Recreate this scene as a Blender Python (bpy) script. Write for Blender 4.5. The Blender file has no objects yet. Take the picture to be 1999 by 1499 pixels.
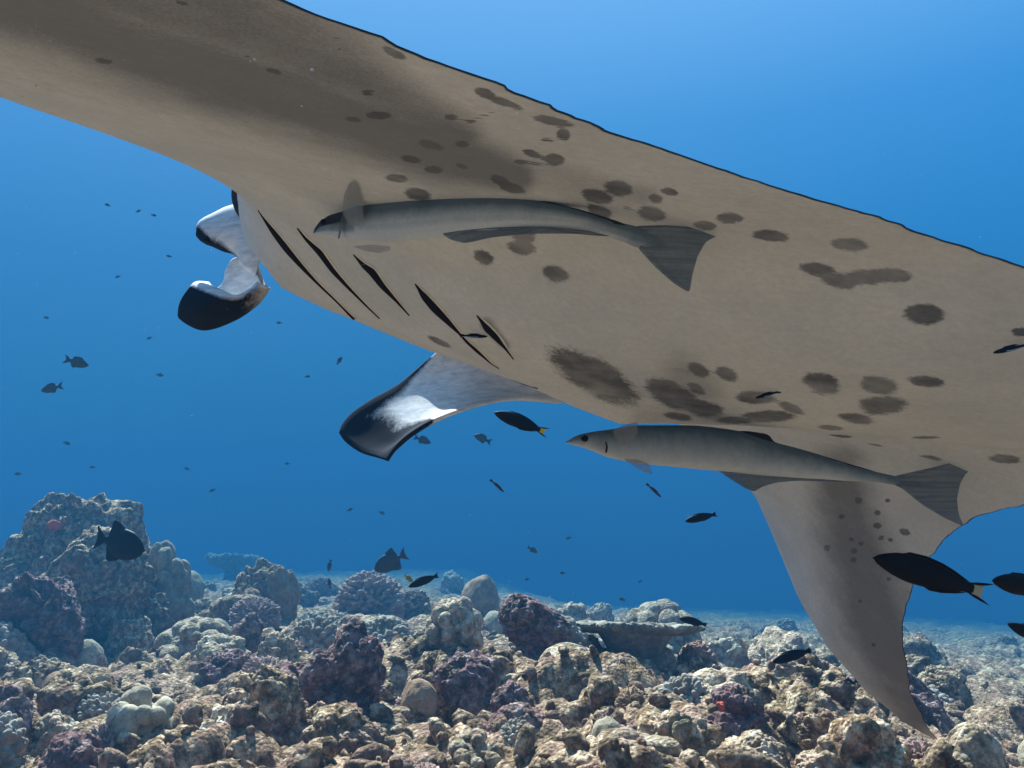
import bpy, bmesh, math, random
import numpy as np
from mathutils import Vector, Matrix
from mathutils.bvhtree import BVHTree

random.seed(7)
RNG = np.random.default_rng(7)
scene = bpy.context.scene
COL = scene.collection

# ------------------------------------------------------------------ camera
W, H, F = 1999.0, 1499.0, 1664.0
PITCH = math.atan(200.0 / F)
CAM = np.array([0.0, 0.0, 1.1])
cam_data = bpy.data.cameras.new("camera")
cam_data.sensor_width = 36.0
cam_data.lens = F / W * 36.0
cam_data.clip_start = 0.02
cam_data.clip_end = 500.0
cam = bpy.data.objects.new("camera", cam_data)
cam.location = CAM
cam.rotation_euler = (math.pi / 2 + PITCH, 0, 0)
COL.objects.link(cam)
scene.camera = cam

# ------------------------------------------------------------------ sun and water light
SUN_EL, SUN_AZ = math.radians(51), math.radians(-24)      # azimuth measured from straight ahead, minus = to the left
SUN_DIR = Vector((math.sin(SUN_AZ) * math.cos(SUN_EL), math.cos(SUN_AZ) * math.cos(SUN_EL), math.sin(SUN_EL)))
sun_data = bpy.data.lights.new("sun", 'SUN')
sun_data.energy = 5.0
sun_data.angle = math.radians(0.8)
sun_data.color = (1.0, 0.96, 0.90)
sun = bpy.data.objects.new("sun", sun_data)
sun.rotation_euler = (-SUN_DIR).to_track_quat('-Z', 'Y').to_euler()
COL.objects.link(sun)

world = bpy.data.worlds.new("World")
scene.world = world
world.use_nodes = True
wn, wl = world.node_tree.nodes, world.node_tree.links
wn.clear()
w_out = wn.new('ShaderNodeOutputWorld')
w_bg = wn.new('ShaderNodeBackground')
w_tc = wn.new('ShaderNodeTexCoord')
w_sep = wn.new('ShaderNodeSeparateXYZ')
w_ramp = wn.new('ShaderNodeValToRGB')
wl.new(w_tc.outputs['Generated'], w_sep.inputs[0])
w_map = wn.new('ShaderNodeMapRange')
w_map.inputs['From Min'].default_value = -1.0
wl.new(w_sep.outputs['Z'], w_map.inputs['Value'])
wl.new(w_map.outputs[0], w_ramp.inputs[0])
cr = w_ramp.color_ramp
stops = [(0.0, (0.010, 0.05, 0.09)), (0.48, (0.026, 0.178, 0.345)), (0.54, (0.027, 0.212, 0.445)),
         (0.62, (0.026, 0.235, 0.58)), (0.70, (0.058, 0.32, 0.75)), (0.78, (0.19, 0.50, 0.98)), (1.0, (0.36, 0.70, 1.05))]
while len(cr.elements) < len(stops):
    cr.elements.new(0.5)
for e, (p_, c_) in zip(cr.elements, stops):
    e.position = p_
    e.color = (*c_, 1)
# broad glow of the water around the sun's direction
w_dot = wn.new('ShaderNodeVectorMath'); w_dot.operation = 'DOT_PRODUCT'
w_dot.inputs[1].default_value = SUN_DIR
wl.new(w_tc.outputs['Generated'], w_dot.inputs[0])
w_gl = wn.new('ShaderNodeMapRange'); w_gl.interpolation_type = 'SMOOTHSTEP'
w_gl.inputs['From Min'].default_value = 0.55; w_gl.inputs['From Max'].default_value = 1.0
w_gl.inputs['To Max'].default_value = 0.12
wl.new(w_dot.outputs['Value'], w_gl.inputs['Value'])
w_mix = wn.new('ShaderNodeMix'); w_mix.data_type = 'RGBA'
w_mix.inputs['B'].default_value = (0.48, 0.75, 1.0, 1)
wl.new(w_gl.outputs[0], w_mix.inputs['Factor'])
wl.new(w_ramp.outputs[0], w_mix.inputs['A'])
wl.new(w_mix.outputs['Result'], w_bg.inputs['Color'])
w_bg.inputs['Strength'].default_value = 0.27
wl.new(w_bg.outputs[0], w_out.inputs['Surface'])

scene.view_settings.view_transform = 'Standard'
scene.view_settings.look = 'None'
scene.view_settings.exposure = 1.95
scene.view_settings.gamma = 1.0
scene.view_settings.use_curve_mapping = False
scene.render.engine = 'CYCLES'
scene.cycles.max_bounces = 5
scene.cycles.diffuse_bounces = 3
scene.cycles.glossy_bounces = 1
scene.cycles.transmission_bounces = 2
scene.cycles.volume_bounces = 0
scene.cycles.caustics_reflective = False
scene.cycles.caustics_refractive = False
scene.cycles.use_denoising = True

# ------------------------------------------------------------------ pixel <-> place
CP, SP = math.cos(PITCH), math.sin(PITCH)

def project(P):
    q = np.asarray(P, float) - CAM
    d = q[:, 1] * CP + q[:, 2] * SP
    v = -q[:, 1] * SP + q[:, 2] * CP
    return np.stack([W / 2 + F * q[:, 0] / d, H / 2 - F * v / d], 1), d

def ray(px, py):
    a, b = (px - W / 2) / F, -(py - H / 2) / F
    return np.array([a, CP - b * SP, SP + b * CP])           # depth-1 point relative to the camera

def at(px, py, d):
    return CAM + ray(px, py) * d

# ------------------------------------------------------------------ numpy noise
def _hash(ix, iy, iz, seed):
    n = (ix.astype(np.int64) * 374761393 + iy.astype(np.int64) * 668265263 + iz.astype(np.int64) * 2147483647 + seed * 974634777) & 0xffffffff
    n = ((n ^ (n >> 13)) * 1274126177) & 0xffffffff
    n = ((n ^ (n >> 16)) * 2246822519) & 0xffffffff
    return ((n ^ (n >> 15)) & 0xffffff) / float(0xffffff)

def vnoise(P, seed=0):
    """smooth value noise in -1..1"""
    i = np.floor(P); f = P - i; f = f * f * f * (f * (f * 6 - 15) + 10)
    ix, iy, iz = i[:, 0], i[:, 1], i[:, 2]
    r = 0
    for dx in (0, 1):
        wx = f[:, 0] if dx else 1 - f[:, 0]
        for dy in (0, 1):
            wy = f[:, 1] if dy else 1 - f[:, 1]
            for dz in (0, 1):
                wz = f[:, 2] if dz else 1 - f[:, 2]
                r = r + wx * wy * wz * _hash(ix + dx, iy + dy, iz + dz, seed)
    return r * 2 - 1

def fbm(P, octaves=4, seed=0, gain=0.5, lac=2.03):
    a, s, r = 1.0, 0.0, 0
    for o in range(octaves):
        r = r + a * vnoise(P * (lac ** o) + o * 17.3, seed + o); s += a; a *= gain
    return r / s

def worley(P, seed=0, dims=3, jitter=0.9):
    """distance to the nearest feature point"""
    i = np.floor(P); best = np.full(len(P), 9.0)
    for dx in (-1, 0, 1):
        for dy in (-1, 0, 1):
            for dz in ((-1, 0, 1) if dims == 3 else (0,)):
                cx, cy, cz = i[:, 0] + dx, i[:, 1] + dy, i[:, 2] + dz
                fx = cx + .5 + jitter * (_hash(cx, cy, cz, seed) - .5)
                fy = cy + .5 + jitter * (_hash(cx, cy, cz, seed + 11) - .5)
                if dims == 3:
                    fz = cz + .5 + jitter * (_hash(cx, cy, cz, seed + 23) - .5)
                    dd = (P[:, 0] - fx) ** 2 + (P[:, 1] - fy) ** 2 + (P[:, 2] - fz) ** 2
                else:
                    dd = (P[:, 0] - fx) ** 2 + (P[:, 1] - fy) ** 2
                best = np.minimum(best, dd)
    return np.sqrt(best)

def bumps(P, seed=0, dims=3, r=0.62):
    """rounded knobs, 0..1"""
    d = worley(P, seed, dims)
    return np.sqrt(np.clip(1 - (d / r) ** 2, 0, 1))

# ------------------------------------------------------------------ object helpers
def make_mesh(name, V, faces, smooth=True):
    me = bpy.data.meshes.new(name)
    V = np.asarray(V, np.float32)
    if isinstance(faces, np.ndarray):
        k = faces.shape[1]; nf = len(faces)
        me.vertices.add(len(V)); me.vertices.foreach_set('co', V.ravel())
        me.loops.add(nf * k); me.loops.foreach_set('vertex_index', faces.astype(np.int32).ravel())
        me.polygons.add(nf)
        me.polygons.foreach_set('loop_start', np.arange(0, nf * k, k, dtype=np.int32))
        me.update(calc_edges=True)
        me.validate()
    else:
        me.from_pydata([tuple(map(float, v)) for v in V], [], faces)
        me.update()
    if smooth:
        me.polygons.foreach_set('use_smooth', np.ones(len(me.polygons), bool))
    return me

def link(name, me, mat=None, parent=None):
    o = bpy.data.objects.new(name, me)
    if mat is not None and me is not None and len(me.materials) == 0:
        me.materials.append(mat)
    COL.objects.link(o)
    if parent is not None:
        o.parent = parent
    return o

def tag(o, label=None, cat=None, group=None, kind=None):
    if label: o['label'] = label
    if cat: o['category'] = cat
    if group: o['group'] = group
    if kind: o['kind'] = kind
    return o

def empty(name, loc=(0, 0, 0)):
    o = bpy.data.objects.new(name, None)
    o.empty_display_size = 0.05
    o.location = loc
    COL.objects.link(o)
    return o

def copy_tree(o, parent=None):
    c = o.copy(); COL.objects.link(c); c.parent = parent
    for ch in o.children:
        copy_tree(ch, c)
    return c

def set_attr(me, name, arr):
    a = me.color_attributes.new(name, 'FLOAT_COLOR', 'POINT')
    a.data.foreach_set('color', np.asarray(arr, np.float32).ravel())

_ICO = {}
def ico(sub):
    if sub not in _ICO:
        bm = bmesh.new(); bmesh.ops.create_icosphere(bm, subdivisions=sub, radius=1.0)
        bm.verts.ensure_lookup_table()
        V = np.array([v.co[:] for v in bm.verts]); Fc = np.array([[v.index for v in f.verts] for f in bm.faces])
        bm.free(); _ICO[sub] = (V, Fc)
    return _ICO[sub]

# ------------------------------------------------------------------ node materials
class NT:
    def __init__(self, name):
        self.m = bpy.data.materials.new(name); self.m.use_nodes = True
        self.n, self.l = self.m.node_tree.nodes, self.m.node_tree.links
        self.b = self.n['Principled BSDF']
    def new(self, t, **kw):
        nd = self.n.new(t)
        for k, v in kw.items(): setattr(nd, k, v)
        return nd
    def noise(self, vec, scale, detail=4, rough=.55):
        nd = self.new('ShaderNodeTexNoise'); nd.inputs['Scale'].default_value = scale
        nd.inputs['Detail'].default_value = detail; nd.inputs['Roughness'].default_value = rough
        self.l.new(vec, nd.inputs['Vector']); return nd.outputs['Fac']
    def voro(self, vec, scale, feature='F1'):
        nd = self.new('ShaderNodeTexVoronoi'); nd.feature = feature; nd.inputs['Scale'].default_value = scale
        self.l.new(vec, nd.inputs['Vector']); return nd.outputs['Distance']
    def ramp(self, fac, stops):
        nd = self.new('ShaderNodeValToRGB'); e = nd.color_ramp.elements
        while len(e) < len(stops): e.new(.5)
        for el, (p, c) in zip(e, stops):
            el.position = p; el.color = (*c, 1) if not np.isscalar(c) else (c, c, c, 1)
        self.l.new(fac, nd.inputs[0]); return nd.outputs[0]
    def mix(self, fac, a, b, blend='MIX'):
        nd = self.new('ShaderNodeMix'); nd.data_type = 'RGBA'; nd.blend_type = blend
        for key, val in (('Factor', fac), ('A', a), ('B', b)):
            s = nd.inputs[key]
            if hasattr(val, 'is_linked'): self.l.new(val, s)
            elif np.isscalar(val): s.default_value = val
            else: s.default_value = (*val, 1)
        return nd.outputs['Result']
    def math(self, op, a, b=0.0, clamp=False):
        nd = self.new('ShaderNodeMath'); nd.operation = op; nd.use_clamp = clamp
        for s, v in zip(nd.inputs, (a, b)):
            if hasattr(v, 'is_linked'): self.l.new(v, s)
            else: s.default_value = v
        return nd.outputs[0]
    def coords(self, which='Object'):
        return self.new('ShaderNodeTexCoord').outputs[which]
    def world_pos(self):
        return self.new('ShaderNodeNewGeometry').outputs['Position']
    def bump(self, height, strength=.3, dist=.01):
        nd = self.new('ShaderNodeBump'); nd.inputs['Strength'].default_value = strength; nd.inputs['Distance'].default_value = dist
        self.l.new(height, nd.inputs['Height']); self.l.new(nd.outputs[0], self.b.inputs['Normal'])
    def color(self, c):
        if hasattr(c, 'is_linked'): self.l.new(c, self.b.inputs['Base Color'])
        else: self.b.inputs['Base Color'].default_value = (*c, 1)
    def set(self, **kw):
        for k, v in kw.items(): self.b.inputs[k.replace('_', ' ')].default_value = v
        return self.m

def rock_material(name, dark, mid, light, accent, accent_amt=.5, fine=1.0):
    t = NT(name); pos = t.world_pos()
    rnd = t.new('ShaderNodeObjectInfo').outputs['Random']
    n1 = t.noise(pos, 3.2, 6, .62)
    n2 = t.noise(pos, 17.0, 6, .7)
    n3 = t.noise(pos, 95.0 * fine, 4, .7)
    base = t.ramp(n2, [(.30, dark), (.47, mid), (.60, light), (.72, tuple(min(.85, c * 1.5) for c in light))])
    am = t.math('MULTIPLY', t.ramp(t.noise(pos, 5.5, 5, .65), [(.50, 0.0), (.60, 1.0)]), accent_amt)
    base = t.mix(am, base, accent)
    olive = t.ramp(t.noise(pos, 8.3, 5, .6), [(.55, 0.0), (.68, .8)])
    base = t.mix(olive, base, (.15, .125, .075))
    speck = t.ramp(t.voro(pos, 42.0 * fine), [(.10, 1.0), (.30, 0.0)])
    base = t.mix(t.math('MULTIPLY', speck, .32), base, tuple(c * .45 for c in dark))
    base = t.mix(.5, base, t.ramp(n3, [(.3, .35), (.7, 1.0)]), 'MULTIPLY')
    tint = t.ramp(rnd, [(0.0, (.62, .55, .48)), (.3, (1.0, .95, .88)), (.55, (.98, .82, .72)), (.8, (.60, .56, .50)), (1.0, (1.0, .86, .74))])
    base = t.mix(.8, base, tint, 'MULTIPLY')
    t.color(base)
    hgt = t.math('ADD', t.math('MULTIPLY', n3, .6), t.math('ADD', t.math('MULTIPLY', n2, .8), t.math('MULTIPLY', t.voro(pos, 55 * fine), -.9)))
    t.bump(hgt, .9, .016)
    return t.set(Roughness=.92, Specular_IOR_Level=.12)

M = {}
M['rock'] = rock_material('reef_rock', (.040, .028, .019), (.25, .170, .100), (.71, .57, .42), (.34, .20, .20), .5)
M['purple'] = rock_material('coralline_rock', (.032, .020, .019), (.19, .125, .125), (.50, .37, .37), (.29, .14, .15), .55)
M['pale'] = rock_material('pale_limestone', (.11, .080, .055), (.46, .36, .255), (.80, .69, .55), (.50, .33, .29), .45)
M['floor'] = rock_material('seabed_limestone', (.040, .030, .020), (.21, .150, .095), (.61, .485, .36), (.32, .20, .185), .5)

def coral_material(name, base, tip, scale=120.0, strength=.5):
    t = NT(name); pos = t.world_pos()
    n = t.noise(pos, 9, 6, .68)
    c = t.ramp(n, [(.3, tuple(x * .5 for x in base)), (.5, base), (.68, tip), (.8, tuple(x * .8 for x in base))])
    v = t.voro(pos, scale)
    c = t.mix(.4, c, t.ramp(v, [(.1, .45), (.55, 1.0)]), 'MULTIPLY')
    crust = t.ramp(t.noise(pos, 21, 5, .7), [(.58, 0.0), (.66, .75)])
    c = t.mix(crust, c, (.13, .10, .075))
    pale = t.ramp(t.noise(pos, 33, 4, .7), [(.60, 0.0), (.70, .6)])
    c = t.mix(pale, c, (.5, .44, .38))
    t.color(c)
    t.bump(t.math('ADD', t.math('MULTIPLY', v, .4), t.math('ADD', t.noise(pos, 60, 5, .7), t.noise(pos, 18, 4, .6))), strength, .010)
    return t.set(Roughness=.88, Specular_IOR_Level=.12)

M['dome'] = coral_material('dome_coral_skin', (.36, .295, .21), (.52, .44, .34))
M['brown'] = coral_material('brown_coral_skin', (.30, .19, .12), (.42, .29, .20))
M['greenish'] = coral_material('grey_green_coral_skin', (.25, .205, .145), (.40, .34, .255))
M['knob'] = coral_material('knobby_coral_skin', (.24, .20, .16), (.46, .41, .36), 160)
M['pinkknob'] = coral_material('pinkish_coral_skin', (.34, .22, .18), (.52, .37, .32), 160)
M['table'] = coral_material('table_coral_skin', (.20, .175, .14), (.40, .36, .30), 90)
M['red'] = coral_material('red_sponge_skin', (.50, .10, .07), (.60, .16, .11), 90)

# ================================================================== SEABED
def ground_base(x, y):
    x = np.asarray(x, float); y = np.asarray(y, float)
    r = np.hypot(x, y)
    slope = .106 + .020 * np.clip(x / 4, -1, 1)
    z = -0.02 * np.clip(x, -4, 6) - slope * np.clip(r - 4, 0, None)
    P = np.stack([x * .55, y * .55, np.zeros_like(x)], -1).reshape(-1, 3)
    return z + .17 * fbm(P, 3, 5).reshape(z.shape)

def ground_detail(x, y):
    Q = np.stack([x, y, np.zeros_like(x)], 1)
    warp = np.stack([fbm(Q * 2.2, 3, 31), fbm(Q * 2.2 + 9, 3, 37), np.zeros(len(Q))], 1) * .12
    Q = Q + warp
    z = .24 * bumps(Q * 1.5, 41, 2, .72) * (.55 + .5 * vnoise(Q * .9, 3))
    z += .10 * bumps(Q * 3.6, 43, 2, .68) * np.clip(.6 + .8 * vnoise(Q * 1.7, 5), 0, 1.4)
    z += .045 * bumps(Q * 9.0, 47, 2, .66) * np.clip(.5 + 1.1 * vnoise(Q * 2.6, 9), 0, 1.3)
    z += .020 * bumps(Q * 21., 53, 2, .62) * np.clip(.4 + 1.2 * vnoise(Q * 5.0, 12), 0, 1.4)
    z += .06 * fbm(Q * 5, 5, 61, .62) + .08 * (1 - 2 * np.abs(fbm(Q * 1.7, 4, 67, .55)))
    return z - .09

def grade(edges, counts):
    out = [np.linspace(a, b, n, endpoint=False) for (a, b), n in zip(zip(edges[:-1], edges[1:]), counts)]
    return np.concatenate(out)
ang = np.concatenate([grade([-math.pi, -.72, .72], [60, 620]), np.linspace(.72, math.pi, 61)])
rad = np.concatenate([np.linspace(.15, 2.2, 30, endpoint=False), np.geomspace(2.2, 30, 520, endpoint=False), np.geomspace(30, 72, 20)])
A, R_ = np.meshgrid(ang, rad)
gx, gy = (R_ * np.sin(A)).ravel(), (R_ * np.cos(A)).ravel()
gz = ground_base(gx, gy) + ground_detail(gx, gy) - .08
gz = gz + np.clip((gy < 2.0) * -.15, -.15, 0) * 0
na, nr = len(ang), len(rad)
idx = np.arange(na * nr).reshape(nr, na)
quads = np.stack([idx[:-1, :-1], idx[:-1, 1:], idx[1:, 1:], idx[1:, :-1]], -1).reshape(-1, 4)[:, ::-1]
seabed = link('seabed', make_mesh('seabed', np.stack([gx, gy, gz], 1), quads), M['floor'])
tag(seabed, 'pale rubbly coral limestone seabed sloping away into blue water', None, kind='structure')

def ground_hit(px, py):
    """where the sight line through a pixel meets the smooth seabed"""
    k = ray(px, py)
    ds = np.concatenate([np.arange(2.3, 13.0, .04), np.arange(13, 30, .15)])
    P = CAM + ds[:, None] * k
    under = P[:, 2] <= ground_base(P[:, 0], P[:, 1]) + .02
    d = float(ds[under.argmax()]) if under.any() else 30.0
    return CAM + k * d, d

# ================================================================== REEF ROCKS AND CORALS
def lump(style, seed, sub=6):
    V, Fc = ico(sub)
    o = seed * 7.31
    Q = V + o
    Qw = Q + .30 * np.stack([fbm(Q * 1.2 + 5, 2, seed + 61), fbm(Q * 1.2 + 15, 2, seed + 62), fbm(Q * 1.2 + 25, 2, seed + 63)], 1)
    m1 = np.clip(.35 + 1.6 * vnoise(Q * 1.3 + 3, seed + 70), 0, 1); m2 = np.clip(.4 + 1.6 * vnoise(Q * 1.9 + 7, seed + 71), 0, 1)
    if style == 'boulder':
        r = .82 + .34 * fbm(Q * 1.0, 2, seed) + .26 * bumps(Qw * 1.7, seed + 1, 3, .7) + .13 * bumps(Qw * 3.9, seed + 2) * m2 + .065 * bumps(Qw * 8.5, seed + 3) * (1 - .5 * m1) + .07 * fbm(Q * 6, 4, seed + 4, .6)
    elif style == 'craggy':
        ridg = 1 - 2 * np.abs(fbm(Qw * 1.5, 4, seed + 5))
        r = .85 + .26 * ridg + .42 * fbm(Q * .95, 2, seed) - .30 * bumps(Qw * 1.8, seed + 2, 3, .48) * m1 + .10 * bumps(Qw * 5, seed + 3) * m2 + .045 * bumps(Qw * 12, seed + 6) * m1 + .12 * fbm(Q * 7, 4, seed, .62)
    elif style == 'dome':
        r = 1 + .10 * fbm(Q * 1.3, 2, seed) + .025 * fbm(Q * 5, 3, seed + 1)
    elif style == 'lobed':
        r = .72 + .42 * bumps(Q * 1.75, seed + 1, 3, .72) + .08 * fbm(Q * 2, 3, seed) + .02 * fbm(Q * 9, 3, seed)
    elif style == 'knobby':
        r = .80 + .12 * fbm(Q * 1.5, 2, seed) + .26 * bumps(Q * 4.2, seed + 1, 3, .62) + .03 * fbm(Q * 14, 2, seed)
    elif style == 'fingers':
        r = .78 + .12 * fbm(Q * 1.5, 2, seed) + .30 * bumps(Q * 6.5, seed + 1, 3, .6) + .03 * fbm(Q * 18, 2, seed)
    elif style == 'ridged':
        a = Q * np.array([1, 1, .6]); r = 1 + .05 * fbm(Q * 1.2, 2, seed) + .045 * np.sin(9 * fbm(a * .9, 2, seed) + 5 * V[:, 0]) + .02 * fbm(Q * 6, 3, seed)
    else:
        r = 1 + .2 * fbm(Q * 1.5, 3, seed)
    P = V * np.maximum(r, .3)[:, None]
    if style == 'craggy':
        rg = np.random.default_rng(seed)
        for _ in range(5):                                   # broken, flattened sides
            nn = rg.normal(size=3); nn /= np.linalg.norm(nn); dist = P @ nn; lim = rg.uniform(.7, .95)
            P = P - np.clip(dist - lim, 0, None)[:, None] * nn * .55
    # lean / irregular plan
    P[:, 0] += .12 * vnoise(Q * .8 + 40, seed) * (P[:, 2] > 0)
    return P, Fc

def lump_mesh(name, style, seed, mat, sub=6):
    P, Fc = lump(style, seed, sub)
    e = np.array([np.ptp(P[:, 0]), np.ptp(P[:, 1]), np.ptp(P[:, 2])])
    P = (P - (P.max(0) + P.min(0)) / 2) / (e / 2)          # unit half extents
    me = make_mesh(name, P, Fc); me.materials.append(mat)
    return me

# each: kind name, style, material, px, py_base, width px, height px, label, category
HEROES = [
 ('reef_outcrop','craggy','rock', 66,1248,345,285,'tall craggy reef outcrop with pale crest rising into open water','rock'),
 ('coral_boulder','boulder','rock',140,1262,225,225,'grey brown sloping coral boulder leaning against the tall craggy outcrop','coral'),
 ('coral_boulder','lobed','greenish',298,1240,120,180,'grey lobed coral mound behind the black triggerfish','coral'),
 ('reef_rock','craggy','purple',38,1300,190,180,'dark jagged rock in deep shade below the tall outcrop','rock'),
 ('dome_coral','dome','greenish',345,1192,82,74,'small grey dome coral below the lobed mound','coral'),
 ('reef_rock','boulder','rock',492,1216,110,122,'lumpy pale topped rock standing below the far table coral','rock'),
 ('coral_boulder','boulder','brown',535,1222,92,116,'rounded brown flanked boulder next to a lumpy pale topped rock','rock'),
 ('dome_coral','dome','pale',452,1198,62,38,'white topped dome coral above a pinkish branching coral','coral'),
 ('branching_coral','fingers','pinkknob',486,1236,105,66,'low pinkish branching coral colony under a white topped dome','coral'),
 ('dome_coral','dome','greenish',412,1280,70,68,'round olive grey dome coral on rubble beside a dark pillar','coral'),
 ('reef_rock','craggy','purple',474,1296,66,96,'dark upright rock pillar beside the round olive dome coral','rock'),
 ('reef_rock','boulder','pale',535,1330,92,90,'pale rock with a dark hollow, beside the big dark boulder','rock'),
 ('finger_coral','knobby','knob',610,1310,110,100,'grey knobby coral behind the left shoulder of the dark boulder','coral'),
 ('finger_coral','knobby','knob',742,1300,120,90,'bluish grey knobby coral with round knobs behind the dark boulder','coral'),
 ('branching_coral','fingers','pinkknob',712,1232,150,112,'broad pinkish branching coral mound under the blue triggerfish','coral'),
 ('reef_rock','craggy','rock',805,1226,90,72,'dark weathered rock under the slim black wrasse','rock'),
 ('coral_boulder','dome','brown',936,1224,78,98,'tall brown cone shaped coral with a crease near its top','coral'),
 ('lobed_coral','lobed','pale',880,1296,125,124,'pale lobed coral cluster in front of the brown cone','coral'),
 ('dome_coral','dome','dome',966,1252,52,56,'small domed coral between the brown cone and purple mushroom rock','coral'),
 ('coral_boulder','boulder','pale',1122,1240,76,60,'rounded pale rock behind the purple mushroom rock','rock'),
 ('coral_boulder','dome','pale',1112,1360,130,95,'smooth pale mound shaded by the purple mushroom rock','rock'),
 ('limestone_slab','dome','pale',1290,1352,80,84,'bare bright limestone slab under the big table coral','rock'),
 ('reef_rock','boulder','rock',1375,1368,115,108,'lumpy grey rock beside the bright limestone slab','rock'),
 ('finger_coral','knobby','knob',1342,1424,122,98,'stubby fingered grey coral below the bright limestone slab','coral'),
 ('finger_coral','fingers','brown',1240,1426,80,78,'small brown branching coral next to the stubby fingered coral','coral'),
 ('dome_coral','dome','dome',1262,1462,48,56,'little cream dome coral between brown coral and lobed coral','coral'),
 ('lobed_coral','lobed','pale',1330,1486,95,92,'pinkish white lobed coral beside the little cream dome','coral'),
 ('dome_coral','dome','dome',1190,1486,66,78,'round tan dome coral below the hiding dark fish','coral'),
 ('reef_rock','boulder','purple',1452,1452,112,106,'purple pitted boulder with a red sponge on its flank','rock'),
 ('coral_boulder','boulder','pale',1492,1520,128,76,'sunlit pinkish mound below the purple pitted boulder','rock'),
 ('reef_rock','craggy','rock',1598,1432,176,140,'big leaning dark slab of reef rock below a black wrasse','rock'),
 ('reef_rock','boulder','rock',1632,1492,140,92,'rough pale topped rock in front of the leaning slab','rock'),
 ('dome_coral','dome','greenish',1730,1470,58,42,'half buried grey dome by the drooping wing tip','coral'),
 ('coral_boulder','ridged','pale',1934,1562,128,134,'smooth bulging coral boulder with soft ridges beyond the wing tip','coral'),
 ('reef_rock','craggy','rock',1845,1400,105,74,'dark hollowed rock beyond the drooping wing','rock'),
 ('reef_rock','boulder','rock',1805,1346,90,60,'hazy blue rock beyond the middle of the drooping wing','rock'),
 ('reef_rock','boulder','purple',652,1430,178,212,'large dark purple boulder with a deep hollow, standing upright on the reef','rock'),
 ('reef_rock','boulder','rock',665,1510,180,120,'rubble covered mound at the foot of the large dark boulder','rock'),
 ('reef_rock','boulder','rock',492,1490,165,182,'broad lumpy boulder with shaded front between bright cone and dark boulder','rock'),
 ('coral_boulder','boulder','pale',430,1520,130,136,'sunlit pale cone of encrusted rock','rock'),
 ('lobed_coral','lobed','dome',250,1486,160,132,'wide lobed coral head with folded front','coral'),
 ('dome_coral','dome','brown',106,1380,80,62,'smooth brown dome coral alone on pale rubble','coral'),
 ('reef_rock','boulder','rock',190,1240,140,84,'low encrusted rock in front of the sloping coral boulder','rock'),
 ('reef_rock','craggy','purple',905,1416,142,128,'purple pitted rock with shaded hollow front, beside a speckled brown dome','rock'),
 ('dome_coral','dome','brown',815,1424,76,90,'speckled golden brown dome coral beside the purple pitted rock','coral'),
 ('coral_boulder','boulder','purple',1000,1440,88,100,'pinkish crusted rock next to the purple pitted rock','rock'),
 ('finger_coral','knobby','knob',1010,1496,90,80,'dark clustered knob coral below the pinkish crusted rock','coral'),
]
rock_bvh_pts = []
for i, (nm, st, mt, px, pyb, wpx, hpx, lab, cat) in enumerate(HEROES):
    p, d = ground_hit(px, pyb)
    w, h = wpx * d / F, hpx * d / F
    rz = h * (.62 if st in ('dome', 'lobed', 'knobby', 'fingers', 'ridged') else .58)
    o = link(nm, lump_mesh(nm, st, 100 + i * 3, M[mt], 6 if wpx > 88 else 5))
    o.location = (p[0], p[1] + w * .35, p[2] + h - rz)
    o.scale = (w / 2, w / 2 * random.uniform(.85, 1.1), rz)
    if 'leaning' in lab:
        o.rotation_euler = (0, .45, 0)
    tag(o, lab, cat)
    rock_bvh_pts.append((p[0], p[1] + w * .35, w / 2))

# mushroom-shaped purple rock: cap on a narrower stalk
p, d = ground_hit(1045, 1325)
s = d / F
root = empty('mushroom_rock', (p[0], p[1] + .1, p[2]))
tag(root, 'purple knobbed mushroom shaped coral rock with overhanging cap', 'rock')
c = link('cap', lump_mesh('cap', 'craggy', 501, M['purple'], 6), parent=root)
c.location = (0, 0, 105 * s); c.scale = (74 * s, 66 * s, 56 * s)
st_ = link('stalk', lump_mesh('stalk', 'boulder', 502, M['purple'], 5), parent=root)
st_.location = (-4 * s, 0, 25 * s); st_.scale = (42 * s, 40 * s, 62 * s)

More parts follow.
